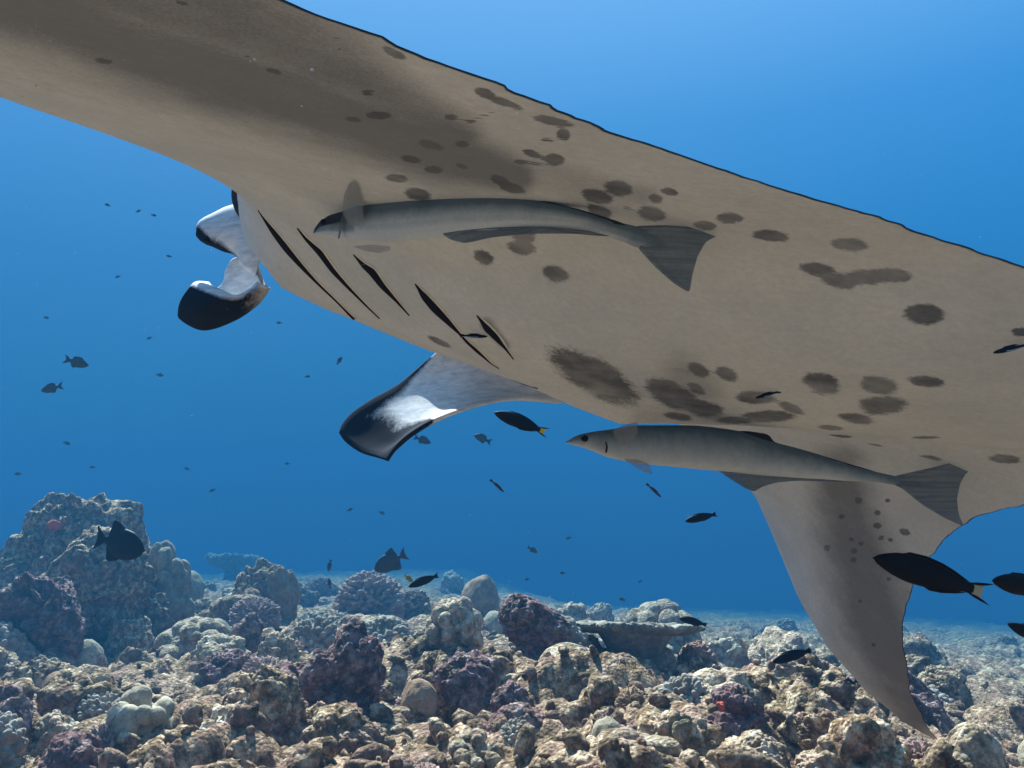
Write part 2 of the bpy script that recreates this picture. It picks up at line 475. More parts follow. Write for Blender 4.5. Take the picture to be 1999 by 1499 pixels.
# table corals: rough plate on a stalk
def table_coral(px, py_top, py_base, wpx, lab, seed, thick=12):
    p, d = ground_hit(px, py_base)
    s = d / F
    root = empty('table_coral', (p[0], p[1], p[2]))
    tag(root, lab, 'coral')
    rock_bvh_pts.append((p[0], p[1] - .35, wpx * .5 * s * 1.1))
    V, Fc = ico(6)
    ph = np.arctan2(V[:, 1], V[:, 0]); rr = np.hypot(V[:, 0], V[:, 1])
    edge = 1 + .42 * fbm(np.stack([np.cos(ph) * 1.6, np.sin(ph) * 1.6, ph * 0 + seed], 1), 5, seed, .62)
    P = V.copy()
    P[:, 0] *= edge; P[:, 1] *= edge
    up = V[:, 2] > 0
    P[:, 2] = np.where(up, np.sqrt(np.clip(1 - rr ** 6, 0, 1)) * .5 + .25 * rr ** 2, -np.sqrt(np.clip(1 - rr ** 3, 0, 1)) * 1.0)
    P[:, 2] += np.where(up, .6, .25) * fbm(np.stack([P[:, 0] * 8, P[:, 1] * 8, V[:, 2] * 2], 1), 4, seed, .65) + .5 * fbm(P * np.array([2, 2, .3]), 3, seed + 4) * rr
    me = make_mesh('plate', P, Fc); me.materials.append(M['table'])
    pl = link('plate', me, parent=root)
    z = (py_base - py_top) * s
    pl.location = (0, 0, z - thick * s); pl.rotation_euler = (-.16, .03, 0); pl.scale = (wpx * .5 * s, wpx * .42 * s, thick * s)
    n, mrow = 28, 10
    rows = []
    for j in range(mrow):
        t = j / (mrow - 1); rad_ = (.46 - .20 * math.sin(min(1, t * 1.5) * math.pi * .5) + 1.25 * max(0, t - .5) ** 2) * wpx * .5 * s
        rows += [(rad_ * math.cos(a) * (1 + .12 * math.sin(3 * a + seed)), rad_ * math.sin(a), -.4 + t * (z - thick * s + .4)) for a in np.linspace(0, 2 * math.pi, n, endpoint=False)]
    fs = [(j * n + k, j * n + (k + 1) % n, (j + 1) * n + (k + 1) % n, (j + 1) * n + k) for j in range(mrow - 1) for k in range(n)]
    link('stalk', make_mesh('stalk', rows, fs), M['table'], root)
table_coral(1240, 1216, 1345, 262, 'wide flat table coral on a thick stalk with a dark underside', 3, 13)
table_coral(452, 1080, 1128, 104, 'small far table coral silhouetted against blue water', 8, 14)

# red sponges on rocks
bpy.context.view_layer.update()
dg = bpy.context.evaluated_depsgraph_get()
def scene_hit(px, py):
    k = Vector(ray(px, py)).normalized()
    hit, loc, nr_, *_ = scene.ray_cast(dg, Vector(CAM), k)
    return (np.array(loc), np.array(nr_)) if hit else (None, None)
for px, py, wpx, lab in ((108, 1024, 32, 'small red sponge on the side of the tall craggy outcrop'), (1408, 1378, 26, 'red sponge on the flank of the purple pitted boulder'), (1512, 1405, 24, 'small red sponge on rubble below the leaning slab')):
    loc, nr_ = scene_hit(px, py)
    if loc is None: continue
    d_ = (loc[1]) ; r_ = wpx * d_ / F / 2
    o = link('red_sponge', lump_mesh('red_sponge', 'boulder', 900 + wpx, M['red'], 4))
    o.location = tuple(loc + nr_ * r_ * .1); o.scale = (r_, r_ * .7, r_ * .4)
    o.rotation_euler = Vector(nr_).to_track_quat('Z', 'Y').to_euler()
    tag(o, lab, 'sponge')

# scattered rocks and corals: look-alikes per kind
KINDS = [
 ('reef_rock','boulder','rock','lumpy grey brown encrusted rock lying in the reef rubble','rock'),
 ('reef_rock','craggy','rock','jagged grey brown rock with pits lying in the reef rubble','rock'),
 ('reef_rock','craggy','purple','jagged purplish rock lying in the reef rubble','rock'),
 ('limestone_rock','boulder','pale','pale lumpy limestone rock lying in the reef rubble','rock'),
 ('dome_coral','dome','dome','small smooth tan dome coral among the rubble','coral'),
 ('lobed_coral','lobed','pale','small pale lobed coral among the rubble','coral'),
 ('finger_coral','knobby','knob','small grey knobby coral among the rubble','coral'),
 ('branching_coral','fingers','pinkknob','small pinkish branching coral among the rubble','coral'),
]
WEIGHT = [.28, .15, .14, .17, .05, .08, .08, .05]
protos = []
for k, (nm, st, mt, lab, cat) in enumerate(KINDS):
    protos.append([lump_mesh(nm, st, 700 + k * 10 + v, M[mt], 6 if v < 2 else 5) for v in range(4 if k < 4 else 2)])
cum = np.cumsum(WEIGHT) / sum(WEIGHT)
def short(lab):
    for w_ in (' with ', ' in ', ' below', ' beside', ' behind', ' under', ' next', ' between', ' on ', ' standing', ' above', ' leaning', ' by ', ' beyond', ' alone', ' at ', ' rising', ' shaded', ' around', ','):
        lab = lab.split(w_)[0]
    return ' '.join(lab.split()[:5])
hero_names = [(p_[0], p_[1], short(h_[7])) for p_, h_ in zip(rock_bvh_pts, HEROES)]
placed = 0
while placed < 285:
    px = random.uniform(-120, 2120); py = 1122 + 410 * random.random() if placed % 5 else random.uniform(1125, 1185)
    p, d = ground_hit(px, py)
    if d > 26: continue
    size = min(math.exp(random.gauss(math.log(15 if d > 11 else 30 if py < 1280 else 44), .42)), 30 if d > 11 else 92) * d / F
    if any(math.hypot(p[0] - a, p[1] - b) < c * .8 for a, b, c in rock_bvh_pts): continue
    k = min(int(np.searchsorted(cum, random.random())), len(KINDS) - 1)
    nm, st, mt, lab, cat = KINDS[k]
    if st == 'dome': size = min(size, 34 * d / F)
    o = link(nm, random.choice(protos[k]))
    hz = size * random.uniform(.65, 1.15)
    o.scale = (size * random.uniform(.8, 1.3), size * random.uniform(.8, 1.2), hz)
    o.location = (p[0], p[1], p[2] - .05 + hz * .5)
    o.rotation_euler = (random.uniform(-.3, .3), random.uniform(-.3, .3), random.uniform(0, 6.28))
    near = min(hero_names, key=lambda h_: math.hypot(h_[0] - p[0], h_[1] - p[1]))
    dist = math.hypot(near[0] - p[0], near[1] - p[1])
    where = 'close beside' if dist < .35 else ('not far from' if dist < .8 else 'farther out than')
    big = 'little' if size < .07 else ('mid sized' if size < .12 else 'bulky')
    what = lab.split(' lying')[0].split(' among')[0].replace('small ', '').replace(' encrusted', '').replace(' with pits', '')
    l2 = f'{big} {what} {where} the {near[2]}'
    tag(o, l2, cat, what + ' scattered over the reef')
    placed += 1

# loose coral rubble too small to count
V0, F0 = ico(2)
vs, fs, off = [], [], 0
for i in range(2600):
    a = random.uniform(-.68, .68); r = 2.3 * (10.5 / 2.3) ** random.random()
    x, y = r * math.sin(a), r * math.cos(a)
    s_ = math.exp(random.gauss(math.log(.022), .55))
    Rm = np.array(Matrix.Rotation(random.uniform(0, 6.28), 3, Vector((random.gauss(0, 1), random.gauss(0, 1), random.gauss(0, 1))).normalized()))
    sc_ = np.array([random.uniform(.8, 2.2), random.uniform(.7, 1.1), random.uniform(.6, 1.1)]) * s_
    P = (V0 * (1 + .3 * (RNG.random(len(V0))[:, None] - .5))) * sc_ @ Rm.T
    vs.append(P + np.array([x, y, 0])); fs.append(F0 + off); off += len(V0)
cx = np.array([v.mean(0) for v in vs])
zz = ground_base(cx[:, 0], cx[:, 1]) + ground_detail(cx[:, 0], cx[:, 1]) - .08
for v, z in zip(vs, zz): v[:, 2] += z + .008
rub = link('coral_rubble', make_mesh('coral_rubble', np.concatenate(vs), np.concatenate(fs), True), M['floor'])
tag(rub, 'loose broken coral rubble strewn over the seabed', 'rubble', kind='stuff')
# ================================================================== MANTA RAY
def pchip(xq, X, Y):
    X = np.asarray(X, float); Y = np.asarray(Y, float)
    h = np.diff(X); dl = np.diff(Y) / h; m = np.zeros(len(X))
    for i in range(1, len(X) - 1):
        if dl[i - 1] * dl[i] > 0:
            w1, w2 = 2 * h[i] + h[i - 1], h[i] + 2 * h[i - 1]
            m[i] = (w1 + w2) / (w1 / dl[i - 1] + w2 / dl[i])
    m[0], m[-1] = 0.0, dl[-1]
    i = np.clip(np.searchsorted(X, xq) - 1, 0, len(X) - 2); t = (xq - X[i]) / h[i]
    return ((2 * t ** 3 - 3 * t ** 2 + 1) * Y[i] + (t ** 3 - 2 * t ** 2 + t) * h[i] * m[i] + (-2 * t ** 3 + 3 * t ** 2) * Y[i + 1] + (t ** 3 - t ** 2) * h[i] * m[i + 1])

MS = [0, .1, .19, .235, .27, .35, .5, .7, .85, .95, 1.]
MLE = [.0, .0, -.005, -.03, -.055, -.072, -.105, -.165, -.23, -.295, -.335]
MTE = [-.47, -.465, -.44, -.425, -.41, -.385, -.355, -.335, -.335, -.34, -.345]
MTH = [.078, .076, .066, .060, .055, .045, .030, .016, .009, .005, .002]
MV = [-0.33653199521718696, 1.8218815322119917, 1.6125322287034027, 0.43258321663297705, 0.06853779350841462, 2.462409965567402, 3.200079048993486]
WINGL = (-0.3256684908678091, 0.24377432954986764, -0.01125785977079289, -0.0004982588083203371, 0.9981315365792988)
WINGR = (-0.4041663442618102, -0.14513749512277183, 0.5080484984392607, -0.019510254697848648, 0.9647097137447066)
BELLY = 0.6362341979396611
KSC = 1.15                                            # a manta about 3.7 m from wing tip to wing tip
MPOS = CAM + (np.array(MV[:3]) - CAM) * KSC
MSCALE = MV[6] * KSC
def rotvec(w):
    w = np.asarray(w); a = np.linalg.norm(w); k = w / a
    K = np.array([[0, -k[2], k[1]], [k[2], 0, -k[0]], [-k[1], k[0], 0]])
    return np.eye(3) + math.sin(a) * K + (1 - math.cos(a)) * K @ K
MROT = rotvec(MV[3:6])

def manta_bend(x, y, z):
    out = np.empty((len(x), 3))
    for sgn, pr in ((1, WINGL), (-1, WINGR)):
        m = (y >= 0) if sgn > 0 else (y < 0)
        s = np.abs(y[m]) / .5; s0 = .2
        u = np.clip((s - s0) / (1 - s0), 0, 1)
        a0, a1, tw, sw, st = pr
        n = 300; uu = np.linspace(0, 1, n); th = a0 * (1 - np.exp(-uu / .15)) + a1 * uu
        if sgn > 0:
            th = th + 1.5 * np.clip(uu - .62, 0, 1) / .38     # the raised tip of the upstroke
        cy = np.concatenate([[0], np.cumsum(np.cos((th[1:] + th[:-1]) / 2))]) / (n - 1)
        cz = np.concatenate([[0], np.cumsum(np.sin((th[1:] + th[:-1]) / 2))]) / (n - 1)
        L = .5 * (1 - s0) * st
        yy = np.where(s < s0, s * .5, .5 * s0 + L * np.interp(u, uu, cy)); zz = L * np.interp(u, uu, cz)
        t_ = np.interp(u, uu, th); tau = tw * u; xr = x[m] + .2
        xb = xr * np.cos(tau) - z[m] * np.sin(tau) - .2 + sw * u * u
        zb = xr * np.sin(tau) + z[m] * np.cos(tau)
        out[m, 0] = xb; out[m, 1] = sgn * (yy - zb * np.sin(t_)); out[m, 2] = zz + zb * np.cos(t_)
    return out

def manta_world(x, y, z):
    return manta_bend(x, y, z) * MSCALE @ MROT.T + MPOS

def vent(s, t):
    th = pchip(s, MS, MTH) * (.22 + (BELLY - .22) * np.exp(-(s / .26) ** 4))
    prof = np.minimum(1, np.sqrt(np.clip(t, 0, 1) / .18))
    prof = np.where(t < .18, np.sqrt(np.clip(1 - (1 - np.clip(t, 0, .18) / .18) ** 2, 0, 1)), 1) * np.clip((1 - t) / .62, 0, 1) ** .8
    return -th * prof
def dors(s, t):
    th = pchip(s, MS, MTH) * (.45 + .8 * np.exp(-(s / .24) ** 2))
    prof = np.where(t < .22, np.sqrt(np.clip(1 - (1 - np.clip(t, 0, .22) / .22) ** 2, 0, 1)), 1) * np.clip((1 - t) / .78, 0, 1) ** 2.2
    return th * prof

NS, NTT = 561, 281
sv = np.linspace(-1, 1, NS); sv = np.sign(sv) * np.abs(sv) ** 1.05
q = np.linspace(0, 1, NTT); tv = q ** 1.5 * (1 - .25 * q) / .75; tv[-1] = 1
SG, TG = np.meshgrid(sv, tv, indexing='ij')
sa = np.abs(SG).ravel(); tt = TG.ravel(); yloc = (SG * .5).ravel()
le = pchip(sa, MS, MLE); te = pchip(sa, MS, MTE)
# ragged trailing edge
rag = .005 * fbm(np.stack([yloc * 60, yloc * 0, yloc * 0 + 3], 1), 4, 77) + .007 * np.clip(fbm(np.stack([yloc * 22, yloc * 0, yloc * 0 + 8], 1), 2, 78), -.2, 1)
_sn = np.linspace(.25, .7, 900)
_pn, _ = project(manta_world(pchip(_sn, MS, MTE), _sn * .5, np.zeros(900)))
for qx, qy, amp in ((1046, 218, .0042), (750, 92, .0016), (945, 180, .0018)):      # torn notches in the trailing edge
    s_n = _sn[np.hypot(_pn[:, 0] - qx, _pn[:, 1] - qy).argmin()]
    u_ = sa - s_n
    te = te - np.where((yloc > 0) & (u_ > 0), amp * np.clip(u_ / .006, 0, 1) * np.exp(-np.clip(u_, 0, 1) / .05), 0)
te = te + rag * np.clip(sa * 6, 0, 1) * np.where(yloc < 0, .45, 1.0)
xloc = le + (te - le) * tt
Pv = manta_world(xloc, yloc, vent(sa, tt))
Pd = manta_world(xloc, yloc, dors(sa, tt) + .00025)

# small corrections so that the edges run where the photograph shows them
EDGE = {('L', 0): [(0, 175), (115, 210), (230, 250), (350, 295), (430, 328), (465, 345)],
        ('L', 1): [(560, 0), (650, 48), (750, 90), (840, 125), (945, 180), (1045, 215), (1120, 240), (1200, 258), (1300, 292), (1400, 335), (1600, 400), (1800, 455), (1995, 510)],
        ('R', 0): [(1475, 960), (1510, 1045), (1560, 1170), (1615, 1265), (1690, 1350), (1760, 1408)],
        ('R', 1): [(1995, 992), (1920, 1010), (1850, 1045), (1800, 1105), (1775, 1170), (1763, 1260), (1780, 1340), (1803, 1395)]}
OUTL = [(540, 564), (600, 588), (680, 622), (745, 650), (850, 690), (960, 730), (1065, 768), (1130, 800), (1200, 830)]
def manta_edges():
    src, dst = [], []
    n = 400
    for (k, e), pts in EDGE.items():
        s = np.linspace(.25 if e == 0 else .02, 1, n); s = s[:-2] if k == 'R' else s[s < .78]
        x = pchip(s, MS, MTE if e else MLE); y = s * .5 * (1 if k == 'L' else -1)
        c = manta_world(x, y, np.zeros(len(s)))
        px, d = project(c)
        for t in pts:
            j = np.hypot(px[:, 0] - t[0], px[:, 1] - t[1]).argmin()
            src.append(c[j]); dst.append(at(t[0], t[1], d[j]))
    c = manta_world(np.array([-.345]), np.array([-.5]), np.zeros(1)); px, d = project(c)
    src.append(c[0]); dst.append(at(1832, 1441, d[0]))
    m = (np.abs(yloc) < .2) & (tt < .9); B = Pv[m]; px, d = project(B)
    for X, Y in OUTL:
        w = np.abs(px[:, 0] - X) < 9
        j = np.where(w)[0][px[w, 1].argmax()]
        src.append(B[j]); dst.append(at(px[j, 0], Y, d[j]))
    for xa, ya in ((-.3, .0), (-.45, 0), (-.25, .1), (-.2, .36), (-.3, .42), (-.33, .5)):      # places that stay put
        c = manta_world(np.array([xa]), np.array([ya]), np.zeros(1))[0]; src.append(c); dst.append(c)
    return np.array(src), np.array(dst)
src, dst = manta_edges()
_, keep = np.unique(src.round(5), axis=0, return_index=True)
src, dst = src[keep], dst[keep]
D = np.linalg.norm(src[:, None] - src[None], axis=2)
n = len(src); K = np.zeros((n + 4, n + 4)); K[:n, :n] = D - np.eye(n) * .02
K[:n, n] = 1; K[:n, n + 1:] = src; K[n, :n] = 1; K[n + 1:, :n] = src.T
rhs = np.zeros((n + 4, 3)); rhs[:n] = dst - src
RBF = np.linalg.solve(K, rhs)
def warp(P):
    out = np.empty_like(P)
    for a in range(0, len(P), 20000):
        Q = P[a:a + 20000]
        Dq = np.linalg.norm(Q[:, None] - src[None], axis=2)
        out[a:a + 20000] = Q + Dq @ RBF[:n] + RBF[n] + Q @ RBF[n + 1:]
    return out
Pv, Pd = warp(Pv), warp(Pd)
nv = NS * NTT
# welded: the two sheets share leading and trailing edge through short side faces
gi = np.arange(nv).reshape(NS, NTT)
fv = np.stack([gi[:-1, :-1], gi[:-1, 1:], gi[1:, 1:], gi[1:, :-1]], -1).reshape(-1, 4)
fd = fv[:, ::-1] + nv
side = []
for col in (0, NTT - 1):
    a, b = gi[:-1, col], gi[1:, col]
    qd = np.stack([a, b, b + nv, a + nv], -1)
    side.append(qd if col == 0 else qd[:, ::-1])
MVERT = np.concatenate([Pv, Pd])
manta_mesh = make_mesh('manta_body', MVERT, np.concatenate([fv[:, ::-1], fd[:, ::-1]] + side))

# ---- skin markings, stored on the skin
pxv, dv = project(Pv)
def grid_normals(P):
    G = P.reshape(NS, NTT, 3); a = np.gradient(G, axis=0); b = np.gradient(G, axis=1)
    nn = np.cross(a, b).reshape(-1, 3); return nn / (np.linalg.norm(nn, axis=1)[:, None] + 1e-12)
nrm = grid_normals(Pv)
facing = np.abs((nrm * (CAM - Pv)).sum(1)) > 0
is_r = yloc < -.14
SPOTS = [  # px, py, rx, ry, angle
(356,6,14,6,15),(202,119,19,7,5),(483,110,6,4,0),(534,139,18,6,15),(719,180,13,7,0),(739,225,26,8,0),(689,233,16,6,10),(880,229,13,8,0),
(920,237,14,5,-15),(944,226,24,4,-20),(842,283,28,9,15),(903,281,15,8,0),(802,311,20,8,12),(846,331,20,8,5),(902,325,13,6,20),(775,348,23,8,8),(816,379,28,12,10),
(976,352,20,11,25),(1000,367,28,10,15),(1038,300,18,8,20),(1016,316,15,6,0),(1046,320,10,4,0),(1082,311,21,13,10),(1100,262,14,15,0),(1078,236,42,9,12),(1066,273,12,5,0),
(1208,367,28,16,10),(1166,384,32,14,15),(1170,412,28,12,20),(1224,406,6,6,0),(1280,388,15,11,20),(1306,374,18,9,12),(1272,417,30,15,10),(1376,440,24,10,5),
(944,503,22,14,25),(1022,462,24,14,0),(1018,482,29,16,10),(1086,535,28,17,15),(1425,426,27,12,0),(1505,460,37,12,5),(1658,478,40,14,6),
(1596,526,36,14,10),(1640,548,40,17,12),(1692,541,45,17,0),(1740,537,42,15,5),(1804,614,42,20,5),(1992,648,20,10,0),(1364,722,24,13,30),(1418,729,25,14,25),
(1360,758,20,9,30),(1312,770,58,26,25),(1372,797,42,17,10),(1324,813,30,8,10),(1474,776,40,14,5),(1544,796,28,9,20),(1500,813,55,12,0),(1436,820,38,8,0),
(1604,748,38,22,15),(1716,752,40,19,8),(1722,791,48,19,0),(1808,744,36,12,5),(1672,817,37,10,10),(1622,835,28,5,5),(1624,852,42,4,0),(1806,854,30,3,0),
(1588,872,22,6,8),(1644,876,22,5,5),(1704,869,20,3,5),(1751,886,20,5,5),(1160,735,102,36,30),(1681,894,22,5,5),(1676,904,18,5,5),(1774,904,22,6,5),(1814,895,28,6,5),
(1741,918,26,7,5),(1961,896,32,10,5),(1902,935,20,5,5),(1890,943,22,4,5),(1890,962,20,5,10),(768,103,28,9,24),(945,181,22,11,24),(985,200,40,8,20),(660,85,4,26,-12),(858,667,26,6,25),
(735,648,10,3,30),
]
SPOTS_R = [(1676,977,8,7,0),(1713,1001,7,6,0),(1643,1008,6,5,0),(1713,1026,9,6,0),(1766,1038,11,7,20),(1738,1054,6,4,0),(1720,1050,6,5,0),(1681,1061,6,4,0),(1662,1053,6,4,0),
(1615,1069,7,7,0),(1667,1075,7,6,0),(1666,1093,7,6,0),(1733,977,6,4,0),(1679,1174,5,4,0),(1705,1259,5,4,0),(1735,1130,5,4,0)]
def ell(px, lst):
    f = np.full(len(px), -3.0)
    for x, y, rx, ry, a in lst:
        dx, dy = px[:, 0] - x, px[:, 1] - y
        m = (np.abs(dx) < 4 * rx + 20) & (np.abs(dy) < 4 * rx + 20)
        c, s = math.cos(math.radians(a)), math.sin(math.radians(a))
        u, v = (dx[m] * c + dy[m] * s) / rx, (-dx[m] * s + dy[m] * c) / ry
        f[m] = np.maximum(f[m], 1 - np.sqrt(u * u + v * v))
    return f
def capsule(px, pts):
    """soft band: (x, y, half width) along a line"""
    f = np.zeros(len(px))
    for (x0, y0, w0), (x1, y1, w1) in zip(pts[:-1], pts[1:]):
        ax, ay = x1 - x0, y1 - y0; L2 = ax * ax + ay * ay
        t = np.clip(((px[:, 0] - x0) * ax + (px[:, 1] - y0) * ay) / L2, 0, 1)
        d = np.hypot(px[:, 0] - x0 - t * ax, px[:, 1] - y0 - t * ay) / (w0 + (w1 - w0) * t)
        f = np.maximum(f, np.clip(1.25 - d, 0, 1))
    return f
spot = np.where(is_r, ell(pxv, SPOTS_R), ell(pxv, SPOTS))
shade = np.zeros(nv)
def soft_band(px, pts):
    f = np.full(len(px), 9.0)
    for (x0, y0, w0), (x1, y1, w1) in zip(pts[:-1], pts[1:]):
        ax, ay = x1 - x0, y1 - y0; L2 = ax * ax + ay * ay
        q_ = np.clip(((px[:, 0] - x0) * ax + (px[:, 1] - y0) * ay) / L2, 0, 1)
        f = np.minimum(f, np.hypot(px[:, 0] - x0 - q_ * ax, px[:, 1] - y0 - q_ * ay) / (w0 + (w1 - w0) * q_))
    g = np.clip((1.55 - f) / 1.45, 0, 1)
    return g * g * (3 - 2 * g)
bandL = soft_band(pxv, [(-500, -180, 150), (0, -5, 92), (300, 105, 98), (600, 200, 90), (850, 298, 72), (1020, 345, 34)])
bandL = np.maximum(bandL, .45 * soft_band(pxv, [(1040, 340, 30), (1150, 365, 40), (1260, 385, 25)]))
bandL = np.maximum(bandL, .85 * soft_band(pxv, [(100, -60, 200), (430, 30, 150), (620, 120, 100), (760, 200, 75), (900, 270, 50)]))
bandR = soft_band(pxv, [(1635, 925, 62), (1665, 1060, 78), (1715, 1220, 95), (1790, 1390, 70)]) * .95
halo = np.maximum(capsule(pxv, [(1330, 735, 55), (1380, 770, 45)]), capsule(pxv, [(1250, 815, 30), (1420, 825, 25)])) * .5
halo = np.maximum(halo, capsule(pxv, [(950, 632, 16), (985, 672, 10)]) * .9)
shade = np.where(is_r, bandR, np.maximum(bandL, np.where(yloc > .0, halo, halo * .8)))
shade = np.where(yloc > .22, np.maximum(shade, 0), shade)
edge_mm = (1 - tt) * (le - te) * MSCALE                     # metres to the trailing edge
colr = np.zeros((2 * nv, 4), np.float32)
colr[:nv, 0] = spot * .5 + .5
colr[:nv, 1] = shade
colr[:nv, 2] = np.clip(edge_mm / .05, 0, 1)
colr[nv:, 3] = 1.0                                          # the back is dark
lead = np.clip(1 - tt * (le - te) * MSCALE / .010, 0, 1)
colr[:nv, 3] = np.where(is_r, lead, 0) * np.clip((sa - .5) * 5, 0, 1)
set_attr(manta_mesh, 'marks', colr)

t = NT('manta_skin'); pos = t.world_pos()
at_ = t.new('ShaderNodeAttribute'); at_.attribute_name = 'marks'
sep = t.new('ShaderNodeSeparateColor'); t.l.new(at_.outputs['Color'], sep.inputs[0])
nz = t.noise(pos, 130, 4, .75); nzl = t.noise(pos, 22, 5, .65)
sp = t.math('ADD', sep.outputs[0], t.math('MULTIPLY', t.math('SUBTRACT', nz, .5), .42))
sp = t.math('ADD', sp, t.math('MULTIPLY', t.math('SUBTRACT', nzl, .5), .30))
spm = t.ramp(sp, [(.46, 0.0), (.60, 1.0)])
grain = t.noise(pos, 420, 2, .6)
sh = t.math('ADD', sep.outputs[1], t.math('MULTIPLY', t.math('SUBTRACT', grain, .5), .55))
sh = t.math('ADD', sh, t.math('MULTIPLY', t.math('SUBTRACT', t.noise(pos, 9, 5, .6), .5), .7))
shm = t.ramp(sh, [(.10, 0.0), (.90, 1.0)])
cream = t.mix(t.ramp(t.noise(pos, 5, 6, .7), [(.35, 0.0), (.65, 1.0)]), (.66, .675, .67), (.55, .57, .575))
cream = t.mix(t.math('MULTIPLY', t.ramp(t.noise(pos, 95, 5, .8), [(.38, 1.0), (.62, 0.0)]), .38), cream, (.42, .415, .39))
cream = t.mix(t.ramp(t.voro(pos, 75), [(.028, .8), (.05, 0.0)]), cream, (.9, .9, .88))
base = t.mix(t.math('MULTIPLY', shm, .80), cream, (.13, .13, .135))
base = t.mix(t.math('MULTIPLY', spm, t.ramp(t.noise(pos, 11, 4, .6), [(.35, .62), (.65, .95)])), base, (.105, .105, .11))
ed = t.math('ADD', sep.outputs[2], t.math('MULTIPLY', t.math('SUBTRACT', nzl, .5), .09))
edm = t.ramp(ed, [(.012, 1.0), (.055, 0.0)])
base = t.mix(edm, base, (.035, .035, .04))
base = t.mix(at_.outputs['Alpha'], base, (.008, .009, .011))
t.color(base)
t.bump(t.math('ADD', t.math('MULTIPLY', nz, .5), t.noise(pos, 600, 2)), .12, .002)
M['manta'] = t.set(Roughness=.8, Specular_IOR_Level=.03)

manta = empty('manta_ray', tuple(MPOS))
tag(manta, 'huge manta ray with pale spotted belly gliding over the reef', 'manta ray')
def child(name, V, faces, mat, parent=None, smooth=True):
    """part given in world coordinates, parented to a root empty (roots carry only a location)"""
    parent = parent or manta
    loc = np.array(parent.matrix_basis.translation)
    me = make_mesh(name, np.asarray(V) - loc, faces, smooth)
    return link(name, me, mat, parent)
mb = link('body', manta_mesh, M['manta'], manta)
mb.location = tuple(-MPOS)
BVH = BVHTree.FromPolygons([tuple(v) for v in MVERT[::1].tolist()], np.concatenate([fv, fd]).tolist())
def skin_hit(px, py):
    k = ray(px, py); kl = np.linalg.norm(k)
    loc, nr_, i_, dist = BVH.ray_cast(Vector(CAM), Vector(k / kl))
    if loc is None: return None, None, None
    nr_ = np.array(nr_)
    if nr_ @ k > 0: nr_ = -nr_
    return np.array(loc), nr_, dist / kl

# ---- gill slits: raised near-black lenses painting the openings' inner shade, skin flap in front
def solid_mat(name, c, rough=.7, spec=.2):
    t = NT(name); pos = t.world_pos()
    t.color(t.mix(t.noise(pos, 45, 4, .6), tuple(x * .75 for x in c), tuple(min(1, x * 1.2) for x in c)))
    return t.set(Roughness=rough, Specular_IOR_Level=spec)
def tube(pts, rads, nring=14):
    pts = np.asarray(pts, float); tan = np.gradient(pts, axis=0); tan /= np.linalg.norm(tan, axis=1)[:, None]
    V = []
    for p, t_, r in zip(pts, tan, rads):
        a = np.cross(t_, [0, 0, 1.]); a /= np.linalg.norm(a); b = np.cross(t_, a)
        V += [p + r * (math.cos(q_) * a + math.sin(q_) * b) for q_ in np.linspace(0, 2 * math.pi, nring, endpoint=False)]
    k = len(pts)
    fs = [(i * nring + j, i * nring + (j + 1) % nring, (i + 1) * nring + (j + 1) % nring, (i + 1) * nring + j) for i in range(k - 1) for j in range(nring)]
    fs += [tuple(range(nring))[::-1], tuple(range((k - 1) * nring, k * nring))]
    return np.array(V), fs
M['flap'] = solid_mat('gill_flap_skin', (.66, .63, .58), .6, .2)
M['gill'] = solid_mat('gill_shadow', (.012, .009, .007), .9, .05)
GILLS = [
 [(505,409,1),(520,432,7),(537,455,12),(560,485,14),(587,517,10),(620,552,5.5),(655,585,3.5),(670,600,4.5),(690,621,7),(716,637,1)],
 [(581,444,2),(597,465,7),(625,492,13),(650,527,11),(682,562,7),(720,600,3.5),(742,621,1)],
 [(691,496,1),(710,517,11),(727,530,16),(747,557,13),(775,587,6.5),(800,615,1)],
 [(811,553,1),(828,577,14),(849,601,17),(876,628,12),(900,653,4.5),(912,667,6),(933,685,8),(960,709,3),(975,718,1)],
 [(931,614,1),(951,640,14),(969,658,13),(987,679,5.5),(1003,700,1)],
 [(999,740,1),(1022,748,2.5),(1050,757,1)],
 [(1017,759,1),(1034,767,3),(1050,774,1)],
]
